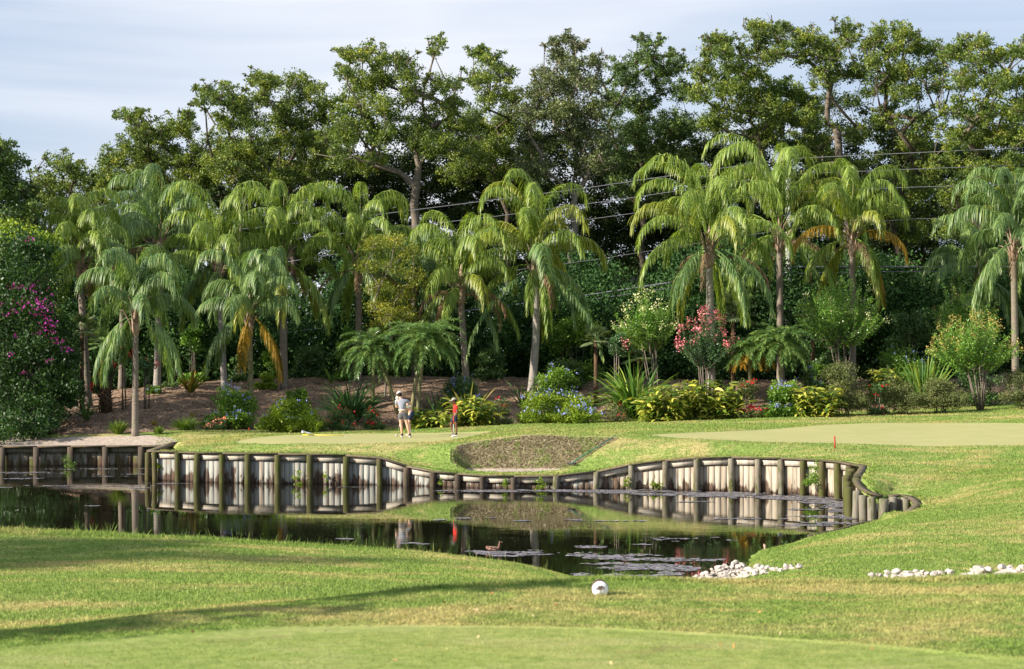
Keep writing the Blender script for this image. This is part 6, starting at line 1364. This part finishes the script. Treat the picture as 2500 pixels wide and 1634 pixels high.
# ================================================================== POLE, CABLES, HOUSES
conc = plain('pale concrete', (.62, .62, .62), .7, .3, .08, 3)
PD = 96.0; pxw = (1924 - 1250) / F * PD
o = empty('utility_pole', (pxw, PD, 2.8), 'tall white utility pole rising behind the tall palm right of centre', 'utility pole')
mb = MB(); mb.tube([(0, 0, -.3), (0, 0, 5), (0, 0, 9.9)], [.17, .15, .12], 12, .5); mb.build('pole', conc, o, True)
cab = plain('pale cable', (.22, .22, .25), .45, .4); cabd = plain('dark cable', (.16, .16, .20), .5, .4)
def cable(pts, r, mat, lab, sag=0.0):
    P = []
    for (ax, ay), (bx, by) in zip(pts[:-1], pts[1:]):
        for f in np.linspace(0, 1, 14)[:-1]: P.append(at(ax + (bx - ax) * f, ay + (by - ay) * f + sag * 4 * f * (1 - f), PD - .35))
    P.append(at(*pts[-1], PD - .35)); P = np.array(P); mb = MB(); mb.tube(P, r, 6, .5); o = mb.build('power_cable', mat, None, True, P[0]); o.location = tuple(P[0]); tag(o, lab, 'cable', 'cables strung from the utility pole')
cable([(560,563),(916,525),(1427,460),(1919,388),(2560,358)], .017, cab, 'topmost pale power cable crossing above the palms')
cable([(540,602),(822,572),(1200,530),(1537,484),(1919,426),(2560,400)], .015, cab, 'second pale power cable from the top')
cable([(700,640),(1049,584),(1438,536),(1919,470),(2205,458),(2560,448)], .014, cab, 'third pale power cable from the top')
cable([(1200,668),(1460,633),(1919,560),(2223,535),(2560,526)], .010, cab, 'thin fourth cable, seen best through the trees on the right')
cable([(640,820),(1215,750),(1454,718),(1773,669),(1919,652),(2223,652),(2560,652)], .042, cabd, 'thick dark cable, upper one of the low pair behind the palm trunks')
cable([(1200,768),(1454,730),(1640,703),(1785,684),(1919,668),(2223,663),(2560,664)], .022, cabd, 'thin dark cable, lower one of the low pair behind the palm trunks')
def house(px0, px1, eave, ridge, D, lab):
    x0 = (px0 - 1250) / F * D; x1 = (px1 - 1250) / F * D; ze = CZ + (HY - eave) / F * D; zr = CZ + (HY - ridge) / F * D; zb = 3.0; w = x1 - x0
    o = empty('house', ((x0 + x1) / 2, D, zb), lab, 'house', 'houses behind the trees'); wa = plain('stucco wall', (.45, .33, .29), .85, .2, .1, 2); 
    mb = MB(); mb.box((0, 3, (ze - zb) / 2), (w / 2, 3, (ze - zb) / 2)); mb.build('wall', wa, o)
    m, nt, bs, out = mat_new('brown shingles'); br = nt.nodes.new('ShaderNodeTexBrick'); br.inputs['Scale'].default_value = 1; br.inputs['Color1'].default_value = (.20, .12, .09, 1); br.inputs['Color2'].default_value = (.13, .08, .06, 1); br.inputs['Mortar'].default_value = (.04, .03, .02, 1)
    cc = nt.nodes.new('ShaderNodeTexCoord'); mpn = nt.nodes.new('ShaderNodeMapping'); mpn.inputs['Scale'].default_value = (2, 2, 2); mpn.inputs['Rotation'].default_value = (R(90), 0, 0); nt.links.new(cc.outputs['Object'], mpn.inputs[0]); nt.links.new(mpn.outputs[0], br.inputs[0]); nt.links.new(br.outputs[0], bs.inputs['Base Color'])
    h0 = ze - zb; h1 = zr - zb; mb = MB(); e = .4; V = [(-w/2-e, -e, h0), (w/2+e, -e, h0), (w/2+e, 6+e, h0), (-w/2-e, 6+e, h0), (-w/2+1, 3, h1), (w/2-1, 3, h1)]; mb.add(V, [[0,1,5,4],[2,3,4,5],[0,3,2,1]], [[1,2,5],[3,0,4]]); mb.build('roof', m, o)
    for k in range(2):
        mb = MB(); mb.box((w * (-.22 + .44 * k), -.02, h0 * .5), (.6, .03, .6)); f = mb.build('window', plain('window frame', (.6, .6, .58), .6, .3), o); mb = MB(); mb.box((w * (-.22 + .44 * k), -.055, h0 * .5), (.52, .01, .52)); mb.build('pane', plain('dark glass', (.02, .025, .03), .08, .6), f)
house(1420, 1640, 745, 655, 113, 'house with a brown shingle roof glimpsed right of the central palm'); house(2160, 2420, 705, 610, 115, 'house with a brown shingle roof glimpsed behind the palm at the right')

# trees standing left of the picture, whose long shadows lie over the near lawn
def shade_tree(x, y, h, r, lab, n=5, dens=.5, tr=.02):
    c0 = np.array([x, y, gz(x, y)]); o = empty('oak_tree', tuple(c0), lab, 'tree', 'trees left of the picture'); cs = [(c0 + np.array([rng.uniform(-1, 1) * r * .6, rng.uniform(-1, 1) * r * .6, h + rng.uniform(-.5, 1) * r * .5]), r * .42) for _ in range(n)]
    nodes, par, kids, rad = grow(c0, c0 + [0, 0, h * .7], cs, tr); mb = MB(); skin_limbs(mb, nodes, kids, rad); lf = MB()
    for c, q in cs: clump_leaves(lf, c, q, int(900 * dens * q * q), .16, twigs=mb, subs=12)
    mb.build('trunk', M['bark'], o, True, c0); lf.build('crown', M['oak'], o, off=c0)
shade_tree(-9.5, 13.3, 6.2, 1.7, 'oak just outside the left edge beside the tee', 6, .3, .05)
shade_tree(-8.4, 12.0, 2.7, 1.0, 'small round tree added outside the left edge for its shadow', 5, .9, .03)  # unseen pair of small trees, added to widen the shadow band by the tee
shade_tree(-7.7, 12.55, 3.7, .95, 'small tree added outside the left edge for its shadow, taller one of the pair', 5, .9, .03)
shade_tree(-20, 24, 6.5, 1.8, 'slender oak outside the left edge near the pond', 6, .9, .03)
shade_tree(-27, 19.5, 9.5, 2.6, 'oak outside the left edge on the near bank', 7, .9, .05)
shade_tree(-33, 20.5, 13.5, 3.0, 'taller oak outside the left edge on the near bank', 7, .8, .05)
